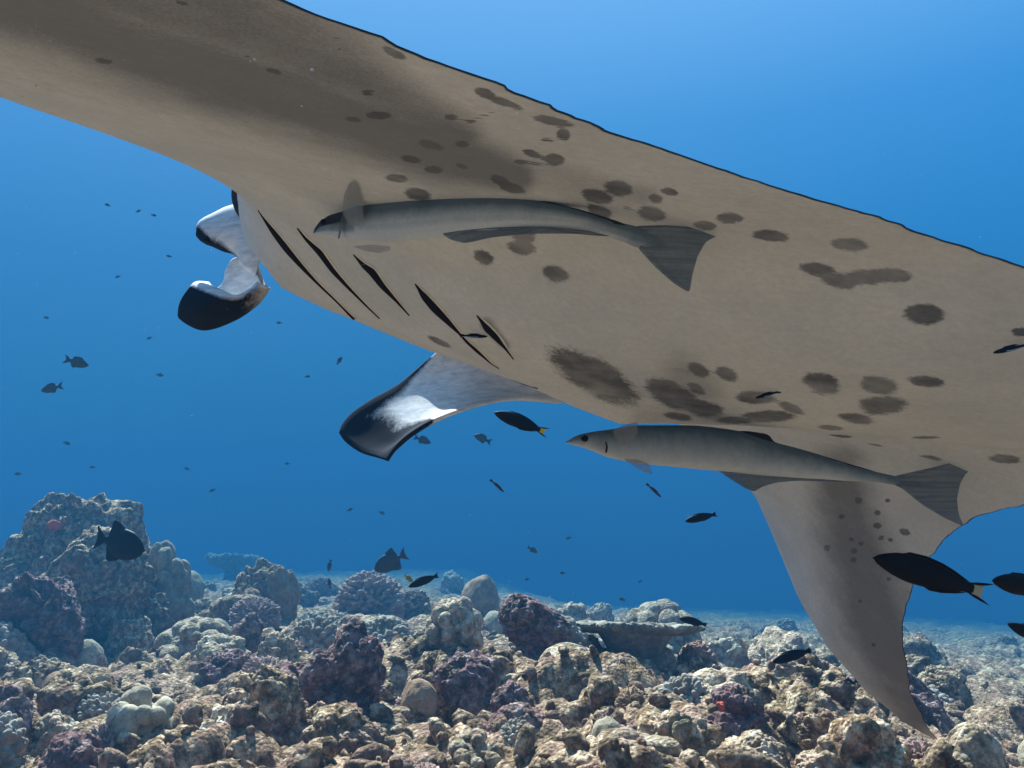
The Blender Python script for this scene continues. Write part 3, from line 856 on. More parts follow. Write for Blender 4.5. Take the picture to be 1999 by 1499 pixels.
for g in GILLS:
    g = np.array(g, float)
    tq = np.linspace(0, len(g) - 1, 40); X = np.stack([np.interp(tq, range(len(g)), g[:, k]) for k in range(3)], 1)
    ker = np.ones(3) / 3
    for k in range(3):
        sm = np.convolve(np.pad(X[:, k], 1, mode='edge'), ker, 'valid'); X[1:-1, k] = sm[1:-1]
    tan = np.gradient(X[:, :2], axis=0); tan /= np.linalg.norm(tan, axis=1)[:, None]
    nor = np.stack([-tan[:, 1], tan[:, 0]], 1)
    V, ok = [], []
    cols = (-1, -.5, 0, .5, 1)
    for i in range(len(X)):
        row = []
        for c in cols:
            q2 = X[i, :2] + nor[i] * c * X[i, 2] * .5
            h, nn, _ = skin_hit(*q2)
            row.append(None if h is None else h + nn * (.0008 + .0022 * (1 - c * c)))
        ok.append(all(r is not None for r in row)); V.append(row)
    rows = [r for r, k in zip(V, ok) if k]
    if len(rows) < 3: continue
    nc = len(cols); VV = [p for r in rows for p in r]
    fs = [(i * nc + j, i * nc + j + 1, (i + 1) * nc + j + 1, (i + 1) * nc + j) for i in range(len(rows) - 1) for j in range(nc - 1)]
    gs_ = child('gill_slit', VV, fs, M['gill'])
    lip_pts = np.array([r[0] for r in rows])                 # raised skin flap along the front edge
    cen = np.array([r[2] for r in rows]); away = lip_pts - cen; away /= np.linalg.norm(away, axis=1)[:, None] + 1e-9
    wd = np.linalg.norm(lip_pts - cen, axis=1)
    rl = np.clip(wd * .28, .0005, .0024)
    Vl, fl = tube(lip_pts + away * rl[:, None] * .9, rl, 10)
    lp = make_mesh('gill_flap', Vl - np.array(manta.matrix_basis.translation), fl)
    link('gill_flap', lp, M['flap'], gs_)

# ---- sheets given as a control grid of (px, py, depth), smoothed, with real thickness
def cr_interp(G, m):
    """Catmull-Rom resample along axis 0"""
    nG = len(G); tq = np.linspace(0, nG - 1, m); i = np.clip(tq.astype(int), 0, nG - 2); f = (tq - i).reshape((-1,) + (1,) * (G.ndim - 1))
    g = lambda k: G[np.clip(k, 0, nG - 1)]
    p0, p1, p2, p3 = g(i - 1), g(i), g(i + 1), g(i + 2)
    return .5 * (2 * p1 + (p2 - p0) * f + (2 * p0 - 5 * p1 + 4 * p2 - p3) * f ** 2 + (3 * p1 - p0 - 3 * p2 + p3) * f ** 3)
def sheet(grid, nu=48, nvv=64, thick=.012):
    G = np.array([[at(a, b, d) for a, b, d in row] for row in grid])
    G = cr_interp(G, nu); G = np.swapaxes(cr_interp(np.swapaxes(G, 0, 1), nvv), 0, 1)
    a = np.gradient(G, axis=0); b = np.gradient(G, axis=1); nn = np.cross(a, b); nn /= np.linalg.norm(nn, axis=2)[..., None] + 1e-9
    uu = np.linspace(0, 1, nu)[:, None]; vv = np.linspace(0, 1, nvv)[None]
    prof = np.clip(np.minimum(np.minimum(uu, 1 - uu) * 9, (1 - vv) * 10), 0, 1) ** .5
    T = thick * .5 * (.15 + .85 * prof)[..., None]
    A_, B_ = (G + nn * T).reshape(-1, 3), (G - nn * T).reshape(-1, 3)
    k = nu * nvv; ii = np.arange(k).reshape(nu, nvv)
    f1 = np.stack([ii[:-1, :-1], ii[:-1, 1:], ii[1:, 1:], ii[1:, :-1]], -1).reshape(-1, 4); f2 = f1[:, ::-1] + k
    brd = np.concatenate([ii[0, :], ii[1:, -1], ii[-1, -2::-1], ii[-2:0:-1, 0]]); nb = np.roll(brd, -1)
    f3 = np.stack([brd, nb, nb + k, brd + k], -1)
    return np.concatenate([A_, B_]), np.concatenate([f1, f2, f3[:, ::-1]]), G
def fin_material(name):
    t = NT(name); pos = t.world_pos()
    a = t.new('ShaderNodeAttribute'); a.attribute_name = 'marks'
    s = t.new('ShaderNodeSeparateColor'); t.l.new(a.outputs['Color'], s.inputs[0])
    d = t.math('ADD', s.outputs[0], t.math('MULTIPLY', t.math('SUBTRACT', t.noise(pos, 120, 5, .75), .5), .5))
    d = t.math('ADD', d, t.math('MULTIPLY', t.math('SUBTRACT', t.noise(pos, 30, 4, .6), .5), .4))
    mp = t.new('ShaderNodeMapping'); mp.inputs['Scale'].default_value = (18, 18, 90); mp.inputs['Rotation'].default_value = (0, .6, 0); t.l.new(pos, mp.inputs['Vector'])
    w_ = t.ramp(t.noise(mp.outputs[0], 1.0, 6, .7), [(.33, (.40, .42, .46)), (.60, (.66, .66, .67))])
    c = t.mix(t.ramp(d, [(.25, 0.0), (.75, 1.0)]), w_, (.012, .016, .026))
    t.color(c)
    return t.set(Roughness=.85, Specular_IOR_Level=.04)
M['fin'] = fin_material('cephalic_fin_skin')

# right cephalic fin (unrolled paddle)
d0 = 2.05 * KSC
RF = [
 [(985,660,d0+.06),(880,672,d0+.10),(842,696,d0+.14),(812,722,d0+.17),(778,750,d0+.20),(730,777,d0+.22),(692,802,d0+.24),(670,826,d0+.25),(663,846,d0+.25)],
 [(1000,700,d0+.02),(930,705,d0+.06),(880,722,d0+.10),(838,750,d0+.13),(795,780,d0+.16),(748,806,d0+.18),(710,832,d0+.20),(686,852,d0+.21),(676,864,d0+.21)],
 [(1040,745,d0-.05),(970,745,d0),(910,752,d0+.04),(862,775,d0+.07),(818,803,d0+.10),(775,832,d0+.12),(740,857,d0+.14),(716,873,d0+.15),(704,883,d0+.15)],
 [(1075,772,d0-.12),(1005,766,d0-.06),(935,777,d0-.02),(880,798,d0+.01),(836,822,d0+.04),(797,848,d0+.06),(770,870,d0+.08),(748,884,d0+.09),(735,892,d0+.09)],
 [(1100,788,d0-.18),(1010,780,d0-.12),(950,787,d0-.08),(898,802,d0-.05),(845,822,d0-.02),(805,845,d0+.0),(780,866,d0+.02),(767,884,d0+.03),(757,900,d0+.03)],
]
RF = [[(x, y, d_ + (.5 - i / 4) * (.06 if j > 2 else -.17 + .07 * j)) for j, (x, y, d_) in enumerate(row)] for i, row in enumerate(RF)]
V, fs, G = sheet(RF, 60, 90, .016)
ob = child('cephalic_fin', V, fs, M['fin'])
px_, _ = project(V)
e_top = capsule(px_, [(835, 697, 9), (770, 752, 26), (700, 800, 38), (664, 845, 40)])
e_tip = np.clip(1.6 - np.hypot((px_[:, 0] - 712) / 75, (px_[:, 1] - 868) / 62), 0, 1)
e_bot = capsule(px_, [(840, 822, 8), (800, 845, 24), (765, 868, 34), (745, 890, 36)])
set_attr(ob.data, 'marks', np.stack([np.clip(np.maximum.reduce([e_top, e_tip, e_bot]), 0, 1)] * 3 + [np.ones(len(V))], 1))
ob['label'] = 'unrolled cephalic fin, white with dark blue grey tip'

# left cephalic fin (scroll curled at its end)
d1 = 1.62 * KSC
LF = [
 [(500,500,d1+.06),(474,500,d1+.09),(455,505,d1+.11),(447,515,d1+.12),(441,530,d1+.13)],
 [(505,530,d1+.04),(482,534,d1+.08),(460,540,d1+.10),(445,552,d1+.12),(432,558,d1+.13)],
 [(515,556,d1+.02),(490,572,d1+.06),(458,590,d1+.09),(420,596,d1+.11),(390,580,d1+.12)],
 [(524,560,d1),(502,590,d1+.03),(458,621,d1+.05),(398,640,d1+.06),(352,618,d1+.08)],
 [(520,558,d1-.02),(497,583,d1-.01),(455,610,d1-.02),(398,622,d1-.02),(348,604,d1+.03)],
 [(512,556,d1-.02),(492,575,d1-.03),(455,594,d1-.05),(402,598,d1-.06),(355,582,d1-.01)],
 [(505,556,d1-.02),(488,570,d1-.03),(460,583,d1-.06),(425,577,d1-.07),(374,556,d1-.02)],
 [(505,553,d1-.01),(488,568,d1-.02),(460,580,d1-.03),(424,566,d1-.02),(385,550,d1+.02)],
 [(505,552,d1),(488,568,d1-.01),(462,582,d1),(427,572,d1+.02),(408,551,d1+.06)],
]
V, fs, G = sheet(LF, 90, 60, .010)
ob = child('cephalic_fin', V, fs, M['fin'])
half = len(V) // 2
uu = np.repeat(np.linspace(0, 1, 90), 60); vv = np.tile(np.linspace(0, 1, 60), 90)
dk = np.clip((uu - .30) / .08, 0, 1) * np.clip((.76 - uu) / .05, 0, 1) * np.clip(.25 + 1.3 * vv, 0, 1)
outer = dk.copy(); inner = np.zeros_like(dk)
px_, dd_ = project(V)
first_is_outer = dd_[:half][(uu > .55) & (uu < .62)].mean() < dd_[half:][(uu > .55) & (uu < .62)].mean()
both = np.concatenate([outer, inner] if first_is_outer else [inner, outer])
set_attr(ob.data, 'marks', np.stack([both] * 3 + [np.ones(len(V))], 1))
ob['label'] = 'curled cephalic fin, dark outside and white inside'

# bulging side of the head with the eye
def loft(stations, nring=36, seed=0):
    """stations: (px, py, rpx, depth, depth radius px)"""
    S_ = np.array(stations, float); m = 40
    S_ = cr_interp(S_, m)
    tan = np.gradient(S_[:, :2], axis=0); tan /= np.linalg.norm(tan, axis=1)[:, None] + 1e-9
    V = []
    for i in range(m):
        n2 = np.array([-tan[i, 1], tan[i, 0]])
        for a in np.linspace(0, 2 * math.pi, nring, endpoint=False):
            q2 = S_[i, :2] + n2 * math.cos(a) * max(S_[i, 2], .05)
            V.append(at(q2[0], q2[1], S_[i, 3] + math.sin(a) * max(S_[i, 4], .05) * S_[i, 3] / F))
    fs = [(i * nring + j, i * nring + (j + 1) % nring, (i + 1) * nring + (j + 1) % nring, (i + 1) * nring + j) for i in range(m - 1) for j in range(nring)]
    fs += [tuple(range(nring))[::-1], tuple(range((m - 1) * nring, m * nring))]
    return np.array(V), fs
hb = [(520,462,80,d1+.02,70),(498,456,72,d1+.03,64),(478,450,60,d1+.04,56),(458,448,50,d1+.05,48),(436,449,43,d1+.06,42),(415,450,33,d1+.07,34),(399,452,26,d1+.075,27),(389,454,18,d1+.08,19),(384,455,9,d1+.08,9),(382,455,1,d1+.08,1)]
V, fs = loft(hb)
ob = child('head_lobe', V, fs, M['fin'])
px_, _ = project(V)
dk = np.maximum(capsule(px_, [(386, 452, 13), (398, 474, 20), (425, 488, 22), (455, 505, 12)]), capsule(px_, [(466, 350, 10), (466, 385, 9), (470, 415, 4)]))
set_attr(ob.data, 'marks', np.stack([dk] * 3 + [np.ones(len(V))], 1))
ob['label'] = 'bulging side of the head, white above and dark below'
# dark fold of skin between head and wing
fold = [(474,338,7,d1-.10,7),(467,352,9,d1-.06,9),(463,372,11,d1-.03,11),(464,392,11,d1-.01,11),(468,412,8,d1-.01,8),(473,428,2,d1,2)]
M['darkskin'] = solid_mat('dark_back_skin', (.035, .038, .045), .6, .25)
V, fs = loft(fold)
child('shoulder_fold', V, fs, M['darkskin'])
M['eye'] = solid_mat('fish_eye', (.01, .01, .01), .15, .5)
def ball(name, c, r, mat, parent, sub=3):
    Vb, Fb = ico(sub)
    return child(name, np.asarray(c) + Vb * r, Fb, mat, parent)
ball('eye', at(404, 468, d1 + .045), .009, M['eye'], manta)

# tail and pelvic fins (behind the frame edge, for completeness)
tl = np.linspace(-.42, -.95, 24)
tp = warp(manta_world(tl, np.zeros(24), -.004 * np.ones(24) - .05 * (tl + .42) ** 2))
V, fs = tube(tp, np.linspace(.032, .005, 24)); child('tail', V, fs, M['darkskin'])
# ================================================================== REMORAS
def fish_skin(name, back, belly, rough=.45):
    t = NT(name); pos = t.world_pos()
    a = t.new('ShaderNodeAttribute'); a.attribute_name = 'tone'
    f = t.math('ADD', a.outputs['Fac'], t.math('MULTIPLY', t.math('SUBTRACT', t.noise(pos, 40, 5, .65), .5), .35))
    c = t.mix(t.ramp(f, [(.2, 0.0), (.8, 1.0)]), back, belly)
    c = t.mix(.25, c, t.ramp(t.noise(pos, 300, 2, .6), [(.3, .5), (.7, 1.0)]), 'MULTIPLY')
    if 'fin' in name:                                        # fin rays
        mp = t.new('ShaderNodeMapping'); mp.inputs['Scale'].default_value = (9, 9, 330); t.l.new(pos, mp.inputs['Vector'])
        ry = t.noise(mp.outputs[0], 1.0, 3, .6); c = t.mix(.6, c, t.ramp(ry, [(.38, .45), (.6, 1.0)]), 'MULTIPLY')
        t.bump(ry, .4, .003)
    t.color(c)
    return t.set(Roughness=rough, Specular_IOR_Level=.35)
M['remora'] = fish_skin('remora_skin', (.13, .18, .21), (.56, .60, .61))
M['remora_fin'] = fish_skin('remora_fin', (.17, .22, .255), (.34, .38, .40))
M['remora_dark'] = solid_mat('remora_dark_edge', (.03, .024, .02), .5, .3)
M['pale_fin'] = solid_mat('clear_pale_fin', (.34, .36, .36), .5, .3)

for k_, al in (('pale_fin', .38), ('remora_fin', .72)):
    M[k_].node_tree.nodes['Principled BSDF'].inputs['Alpha'].default_value = al

def thin_fin(name, poly, depth, mat, parent, thick=.004, tone=.3):
    """fin traced as an outline, lying at a given distance, as a closed thin body; depth is a function of px"""
    poly = np.array(poly, float)
    # denser, rounded outline
    P = np.concatenate([poly, poly[:1]]); n_ = len(poly)
    out = []
    for i in range(n_):
        a, b = P[i], P[i + 1]
        for q_ in np.linspace(0, 1, 5, endpoint=False): out.append(a + (b - a) * q_)
    out = np.array(out)
    sm = (np.roll(out, 1, 0) + 2 * out + np.roll(out, -1, 0)) / 4
    c2 = sm.mean(0); k = len(sm)
    Vf, Vb = [], []
    dz = lambda p_: depth(p_[0], p_[1])
    inner = c2 + (sm - c2) * .93
    for ring, th in ((sm, .08), (inner, 1.0)):
        for p_ in ring:
            d_ = dz(p_); Vf.append(at(p_[0], p_[1], d_ - thick / 2 * th)); Vb.append(at(p_[0], p_[1], d_ + thick / 2 * th))
    V = np.array(Vf + Vb); o = 2 * k
    fs = [tuple(range(k, 2 * k)), tuple(range(o + 2 * k - 1, o + k - 1, -1))]
    for i in range(k):
        j = (i + 1) % k
        fs += [(i, j, k + j, k + i), (o + j, o + i, o + k + i, o + k + j), (j, i, o + i, o + j)]
    ob = child(name, V, fs, mat, parent, smooth=False)
    set_attr(ob.data, 'tone', np.full((len(V), 4), tone))
    return ob

def remora(label, top, bot, depth, tone_fn, parts):
    top, bot = np.array(top, float), np.array(bot, float)
    xs = np.linspace(top[0, 0], top[-1, 0], 90)
    ty = pchip(xs, top[:, 0], top[:, 1]); by = pchip(xs, bot[:, 0], bot[:, 1])
    cy, hh = (ty + by) / 2, np.maximum((by - ty) / 2, .4)
    c0 = at(xs[45], cy[45], depth(xs[45], cy[45]))
    root = empty('remora', tuple(c0)); tag(root, label, 'fish', 'remoras under the manta ray')
    V, T = [], []
    nr_ = 32
    for x, y, h in zip(xs, cy, hh):
        d_ = depth(x, y)
        u_ = (x - xs[0]) / (xs[-1] - xs[0]); k_ = .82 * (1 - .93 * np.clip((u_ - .72) / .28, 0, 1) ** 1.3); f_ = float(np.clip((u_ - .75) / .25, 0, 1))
        for a in np.linspace(0, 2 * math.pi, nr_, endpoint=False):
            V.append(at(x, y - h * math.cos(a), d_ - k_ * h * math.sin(a) * d_ / F)); T.append(tone_fn(x, -math.cos(a)) * (1 - f_) + .12 * f_)
    m = len(xs)
    fs = [(i * nr_ + j, i * nr_ + (j + 1) % nr_, (i + 1) * nr_ + (j + 1) % nr_, (i + 1) * nr_ + j) for i in range(m - 1) for j in range(nr_)]
    fs += [tuple(range(nr_))[::-1], tuple(range((m - 1) * nr_, m * nr_))]
    b = child('body', V, fs, M['remora'], root)
    T = np.array(T); set_attr(b.data, 'tone', np.stack([T, T, T, T * 0 + 1], 1))
    for nm, poly, mat, off, tn in parts:
        dfn = (lambda o_: (lambda x, y: depth(x, y) + o_))(off)
        if nm in ('pectoral_fin', 'pelvic_fin'):
            base_fn = dfn
            dfn = lambda x, y: min(base_fn(x, y), (skin_hit(x, y)[2] or 9) - .015)
        thin_fin(nm, poly, dfn, M[mat], root, tone=tn)
    return root

def fit_depth(samples, off):
    pts = []
    for x, y in samples:
        h, nn, d_ = skin_hit(x, y)
        if h is not None: pts.append((x, d_))
    pts = np.array(pts); deg = 2 if len(pts) > 4 else 1
    co = np.polyfit(pts[:, 0], pts[:, 1], deg)
    return lambda x, y: float(np.polyval(co, x)) - off

dep1 = fit_depth([(640, 430), (750, 430), (860, 420), (960, 415), (1060, 420), (1150, 440), (1250, 465), (1350, 480)], .075)
r1 = remora('long grey remora clinging below the wing root, crossing the gill slits',
  [(611,455),(618,443),(628,430),(645,420),(668,412),(700,402),(760,394),(850,385),(950,380),(1050,391),(1130,409),(1210,434),(1250,444),(1300,474)],
  [(611,457),(618,457),(628,459),(645,462),(668,466),(700,470),(760,472),(850,464),(950,455),(1050,449),(1130,452),(1210,470),(1250,484),(1300,480)], dep1,
  lambda x, v: np.clip(.5 + .75 * v + (.15 if x > 690 else -.15) - .3 * math.exp(-((v - .3) / .13) ** 2), 0, 1),
  [('tail_fin', [(1235,441),(1300,439),(1360,444),(1408,456),(1378,472),(1362,500),(1352,535),(1346,572),(1315,553),(1280,522),(1245,484)], 'remora_fin', 0, .25),
   ('dorsal_fin', [(895,386),(935,377),(966,367),(980,373),(1000,380),(1060,391),(1130,408),(1205,431),(1225,440),(1200,440),(1130,420),(1060,403),(1000,392),(950,392)], 'remora_dark', -.002, 0),
   ('anal_fin', [(862,456),(880,468),(908,475),(960,463),(1040,456),(1130,456),(1196,462),(1150,450),(1060,442),(960,444),(890,450)], 'remora_fin', -.012, .2),
   ('pectoral_fin', [(678,436),(668,410),(672,378),(682,358),(692,352),(701,366),(708,395),(710,432),(698,442)], 'pale_fin', -.045, .4),
   ('pelvic_fin', [(687,481),(720,477),(764,481),(760,489),(740,494),(715,490)], 'pale_fin', -.04, .5),
   ('head_cap', [(611,456),(614,446),(624,432),(642,420),(668,413),(668,422),(662,434),(640,438),(622,443)], 'remora_dark', -.043, 0)])
ball('eye', at(631, 433, dep1(631, 433) - .048), .0045, M['eye'], r1)
dep2 = fit_depth([(1300, 812), (1400, 815), (1500, 830), (1600, 850), (1700, 880), (1800, 890)], .075)
r2 = remora('long grey remora swimming under the belly beside the drooping wing',
  [(1105,862),(1120,853),(1140,846),(1192,838),(1247,830),(1335,830),(1430,839),(1508,862),(1572,880),(1643,902),(1715,922),(1756,931),(1800,944)],
  [(1105,865),(1120,869),(1140,874),(1192,894),(1247,904),(1335,913),(1430,922),(1508,930),(1572,934),(1643,938),(1715,942),(1756,948),(1800,950)], dep2,
  lambda x, v: np.clip(.48 + .38 * v, 0, 1),
  [('tail_fin', [(1745,929),(1800,917),(1860,903),(1908,900),(1905,908),(1885,925),(1874,945),(1868,975),(1872,1005),(1882,1028),(1845,1012),(1800,985),(1762,954),(1740,944)], 'remora_fin', 0, .35),
   ('dorsal_fin', [(1415,842),(1460,841),(1498,847),(1508,862),(1572,879),(1643,901),(1715,922),(1690,924),(1600,896),(1520,874),(1460,855)], 'remora_dark', 0, 0),
   ('anal_fin', [(1398,916),(1430,938),(1455,953),(1472,960),(1488,950),(1515,942),(1560,938),(1660,941),(1560,928),(1460,918)], 'remora_fin', 0, .3),
   ('pectoral_fin', [(1196,840),(1215,830),(1246,823),(1244,845),(1234,862),(1220,868),(1204,862)], 'pale_fin', -.05, .4),
   ('pelvic_fin', [(1216,896),(1245,897),(1268,906),(1274,927),(1250,918)], 'pale_fin', -.02, .4)])
ball('eye', at(1142, 856, dep2(1142, 856) - .018), .0055, M['eye'], r2)
thin_fin('gill_cover', [(1184,862),(1187,872),(1185,884),(1181,884),(1183,872),(1181,862)], lambda x, y: dep2(x, y) - .03, M['remora_dark'], r2, .003)
thin_fin('gill_cover', [(664,428),(667,445),(663,466),(659,466),(663,445),(660,428)], lambda x, y: dep1(x, y) - .033, M['remora_fin'], r1, .003)

# ================================================================== REEF FISH
M['navy'] = solid_mat('navy_black_scales', (.010, .012, .019), .55, .15)
M['brownblack'] = solid_mat('brown_black_scales', (.016, .010, .007), .55, .12)
M['yellow'] = solid_mat('yellow_tail_membrane', (.65, .42, .03), .5, .3)
M['paletail'] = solid_mat('pale_tail_membrane', (.50, .42, .26), .5, .3)
M['greyfish'] = solid_mat('blue_grey_scales', (.05, .065, .08), .5, .3)
M['stripe'] = solid_mat('pale_blue_stripe', (.25, .42, .60), .4, .4)
M['sergeant'] = solid_mat('yellow_olive_scales', (.35, .28, .06), .5, .3)
M['blackfin'] = solid_mat('black_fin', (.010, .010, .014), .5, .3)

def fish_body(xs, top, bot, thick, n=44, ring=20):
    xq = np.linspace(0, 1, n) ** 1.1 * xs[-1]
    T, B, K = pchip(xq, xs, top), pchip(xq, xs, bot), pchip(xq, xs, thick)
    V = []
    for x, a, b, k in zip(xq, T, B, K):
        c, h = (a + b) / 2, max((a - b) / 2, .001)
        V += [(-x, k * math.sin(q_), c + h * math.cos(q_)) for q_ in np.linspace(0, 2 * math.pi, ring, endpoint=False)]
    fs = [(i * ring + j, i * ring + (j + 1) % ring, (i + 1) * ring + (j + 1) % ring, (i + 1) * ring + j) for i in range(n - 1) for j in range(ring)]
    fs += [tuple(range(ring))[::-1], tuple(range((n - 1) * ring, n * ring))]
    return V, fs
def flat_fin(poly, th=.012, y0=0.0):
    k = len(poly); c = np.mean(poly, 0)
    inn = c + (np.array(poly) - c) * .85
    V = [(-x, y0, z) for x, z in poly] + [(-x, y0 + th / 2, z) for x, z in inn] + [(-x, y0 - th / 2, z) for x, z in inn]
    fs = [tuple(range(k, 2 * k)), tuple(range(3 * k - 1, 2 * k - 1, -1))]
    for i in range(k):
        j = (i + 1) % k
        fs += [(i, j, k + j, k + i), (j, i, 2 * k + i, 2 * k + j)]
    return V, fs
def proto_fish(name, body, fins, eye, body_mat):
    """fins: (name, polygon, material); x runs from snout (0) to tail (positive), z up"""
    root = empty(name)
    V, fs = fish_body(*body)
    link('body', make_mesh(name + '_body', V, fs), M[body_mat], root)
    for nm, poly, mat in fins:
        V, fs = flat_fin(poly); link(nm, make_mesh(name + '_' + nm, V, fs, False), M[mat], root)
    if eye:
        x, z, y, r = eye
        Vb, Fb = ico(2)
        for sg in (-1, 1):
            link('eye', make_mesh('eye', Vb * r + np.array([-x, sg * y, z]), Fb), M['eye'], root)
    return root
def place_fish(pr, head, tail, d, label, cat, group=None, d_tail=None, roll=0.0, used=set()):
    o = pr if pr.name not in used else copy_tree(pr)
    used.add(pr.name)
    a, b = at(head[0], head[1], d), at(tail[0], tail[1], d_tail or d)
    fx = Vector(a - b); L = fx.length; fx.normalize()
    up = Vector((0, 0, 1)); sy = up.cross(fx).normalized(); uz = fx.cross(sy)
    m3 = Matrix((fx, sy, uz)).transposed() @ Matrix.Rotation(roll, 3, 'X')
    o.matrix_basis = Matrix.Translation(Vector(a)) @ m3.to_4x4() @ Matrix.Scale(L, 4)
    tag(o, label, cat, group)
    return o

def wrasse(name, mat, tailmat):
    xs = [0, .04, .10, .2, .33, .47, .6, .70, .78, .84]
    return proto_fish(name, (xs, [.002, .035, .065, .100, .118, .112, .088, .062, .045, .044], [-.002, -.032, -.058, -.088, -.105, -.100, -.078, -.055, -.042, -.042], [.002, .02, .034, .048, .055, .052, .042, .028, .015, .008]),
      [('dorsal_fin', [(.20, .09), (.28, .13), (.42, .140), (.55, .125), (.65, .10), (.73, .072), (.80, .046), (.68, .05), (.5, .09), (.33, .10)], mat),
       ('anal_fin', [(.42, -.09), (.50, -.116), (.60, -.105), (.70, -.078), (.79, -.045), (.68, -.05), (.55, -.08)], mat),
       ('tail_fin', [(.81, .038), (.86, .045), (.905, .045), (.92, .03), (.91, 0), (.92, -.03), (.905, -.045), (.86, -.045), (.81, -.038)], tailmat),
       ('tail_streamer', [(.81, .045), (.86, .062), (.92, .075), (1.0, .088), (.93, .056), (.87, .040), (.82, .034)], mat),
       ('tail_streamer', [(.81, -.045), (.86, -.062), (.92, -.075), (1.0, -.088), (.93, -.056), (.87, -.040), (.82, -.034)], mat),
       ('pectoral_fin', [(.22, -.01), (.27, .02), (.34, .012), (.36, -.02), (.29, -.035)], mat)],
      (.075, .02, .028, .011), mat)
w_navy = wrasse('navy_wrasse', 'navy', 'yellow')
w_brown = wrasse('brown_wrasse', 'brownblack', 'paletail')
w_dark = wrasse('black_wrasse', 'navy', 'navy')
place_fish(w_navy, (964, 805), (1072, 846), 2.75, 'navy black wrasse with yellow tail in open water', 'fish')
place_fish(w_brown, (1703, 1088), (1938, 1162), 1.25, 'large brown black wrasse with pale tail crossing the drooping wing', 'fish')
place_fish(w_brown, (1936, 1133), (2072, 1158), 1.7, 'brown black wrasse following behind the large wrasse', 'fish', d_tail=1.75)
place_fish(w_brown, (1966, 1217), (2062, 1262), 2.0, 'brown black wrasse heading up over hazy reef beyond the wing', 'fish')
place_fish(w_dark, (1337, 1018), (1403, 1002), 3.1, 'small black wrasse in open water between remora and reef', 'fish')
place_fish(w_dark, (1507, 1293), (1590, 1267), 2.9, 'black wrasse above the leaning slab beside the drooping wing', 'fish')
place_fish(w_dark, (1325, 1207), (1384, 1221), 3.3, 'small black wrasse above the wide flat table coral', 'fish')
place_fish(w_dark, (797, 1146), (860, 1121), 3.4, 'slim black wrasse above the pinkish branching coral mound', 'fish')

def trigger(name, mat):
    xs = [0, .05, .14, .28, .42, .56, .68, .76, .82]
    return proto_fish(name, (xs, [.02, .085, .165, .235, .25, .215, .13, .06, .045], [-.02, -.085, -.155, -.215, -.235, -.205, -.125, -.06, -.045], [.006, .03, .055, .075, .08, .065, .04, .022, .012]),
      [('dorsal_fin', [(.40, .22), (.46, .265), (.53, .30), (.60, .325), (.66, .335), (.70, .32), (.71, .28), (.715, .22), (.735, .15), (.75, .08), (.66, .10), (.55, .17)], mat),
       ('anal_fin', [(.42, -.21), (.48, -.255), (.55, -.285), (.62, -.305), (.67, -.31), (.70, -.29), (.71, -.25), (.72, -.19), (.74, -.12), (.75, -.07), (.66, -.10), (.55, -.17)], mat),
       ('tail_fin', [(.80, .045), (.88, .11), (.97, .18), (1.0, .19), (.965, .10), (.955, 0), (.965, -.10), (1.0, -.19), (.97, -.18), (.88, -.11), (.80, -.045)], mat),
       ('pectoral_fin', [(.24, .0), (.29, .035), (.34, .02), (.34, -.03), (.28, -.03)], mat)],
      (.17, .09, .06, .016), mat)
tr = trigger('triggerfish', 'navy')
place_fish(tr, (282, 1075), (186, 1048), 3.9, 'deep bodied black triggerfish in front of the grey coral mounds', 'fish', d_tail=4.0)
trg = trigger('triggerfish', 'greyfish')
place_fish(trg, (731, 1113), (794, 1080), 5.2, 'blue grey triggerfish nosing down to the pinkish branching coral mound', 'fish')
sg_ = trigger('surgeonfish', 'navy')
place_fish(sg_, (1176, 1352), (1262, 1322), 4.4, 'dark rounded fish hiding under the wide flat table coral', 'fish')
place_fish(sg_, (1640, 1352), (1676, 1326), 4.6, 'dark rounded fish beside the lower edge of the drooping wing', 'fish')

def damsel(name, mat):
    xs = [0, .05, .14, .28, .42, .56, .68, .76]
    return proto_fish(name, (xs, [.01, .06, .12, .18, .195, .16, .09, .055], [-.01, -.055, -.11, -.165, -.18, -.15, -.085, -.055], [.006, .03, .05, .065, .065, .05, .03, .015]),
      [('dorsal_fin', [(.24, .17), (.34, .23), (.50, .23), (.62, .20), (.68, .10), (.55, .14), (.4, .18)], mat),
       ('anal_fin', [(.42, -.17), (.52, -.23), (.62, -.20), (.68, -.09), (.56, -.13)], mat),
       ('tail_fin', [(.74, .05), (.84, .12), (1.0, .18), (.92, .06), (.90, 0), (.92, -.06), (1.0, -.18), (.84, -.12), (.74, -.05)], mat)],
      (.11, .05, .045, .02), mat)
dm = damsel('damselfish', 'greyfish')
FAR = [((173, 714), (124, 700), 5.0, 'larger of two grey reef fish in blue water beside the curled fin'),
       ((80, 763), (124, 752), 5.4, 'smaller of two grey reef fish in blue water beside the curled fin'),
       ((841, 865), (807, 852), 6.5, 'faint grey fish below the unrolled cephalic fin'),
       ((925, 849), (960, 864), 6.5, 'faint grey fish between the unrolled fin and the yellow tailed wrasse'),
       ((668, 696), (657, 712), 7.0, 'tiny faint fish above the unrolled cephalic fin'),
       ((641, 1116), (646, 1091), 6.0, 'small fish hovering upright over the reef crest'),
       ((642, 1128), (644, 1150), 6.0, 'small fish diving upright just over the reef crest rubble'),
       ((1049, 1079), (1029, 1067), 7.5, 'faint blurred fish above the brown cone coral'),
       ((1092, 1118), (1104, 1119), 6.0, 'tiny fish high over the purple mushroom rock'),
       ((1208, 1168), (1221, 1172), 6.0, 'tiny fish over the wide flat table coral'),
       ((1024, 1131), (1034, 1130), 6.0, 'tiny fish near the top of the brown cone coral')]
for h_, t_, d_, lab in FAR:
    place_fish(dm, h_, t_, d_, lab, 'fish')
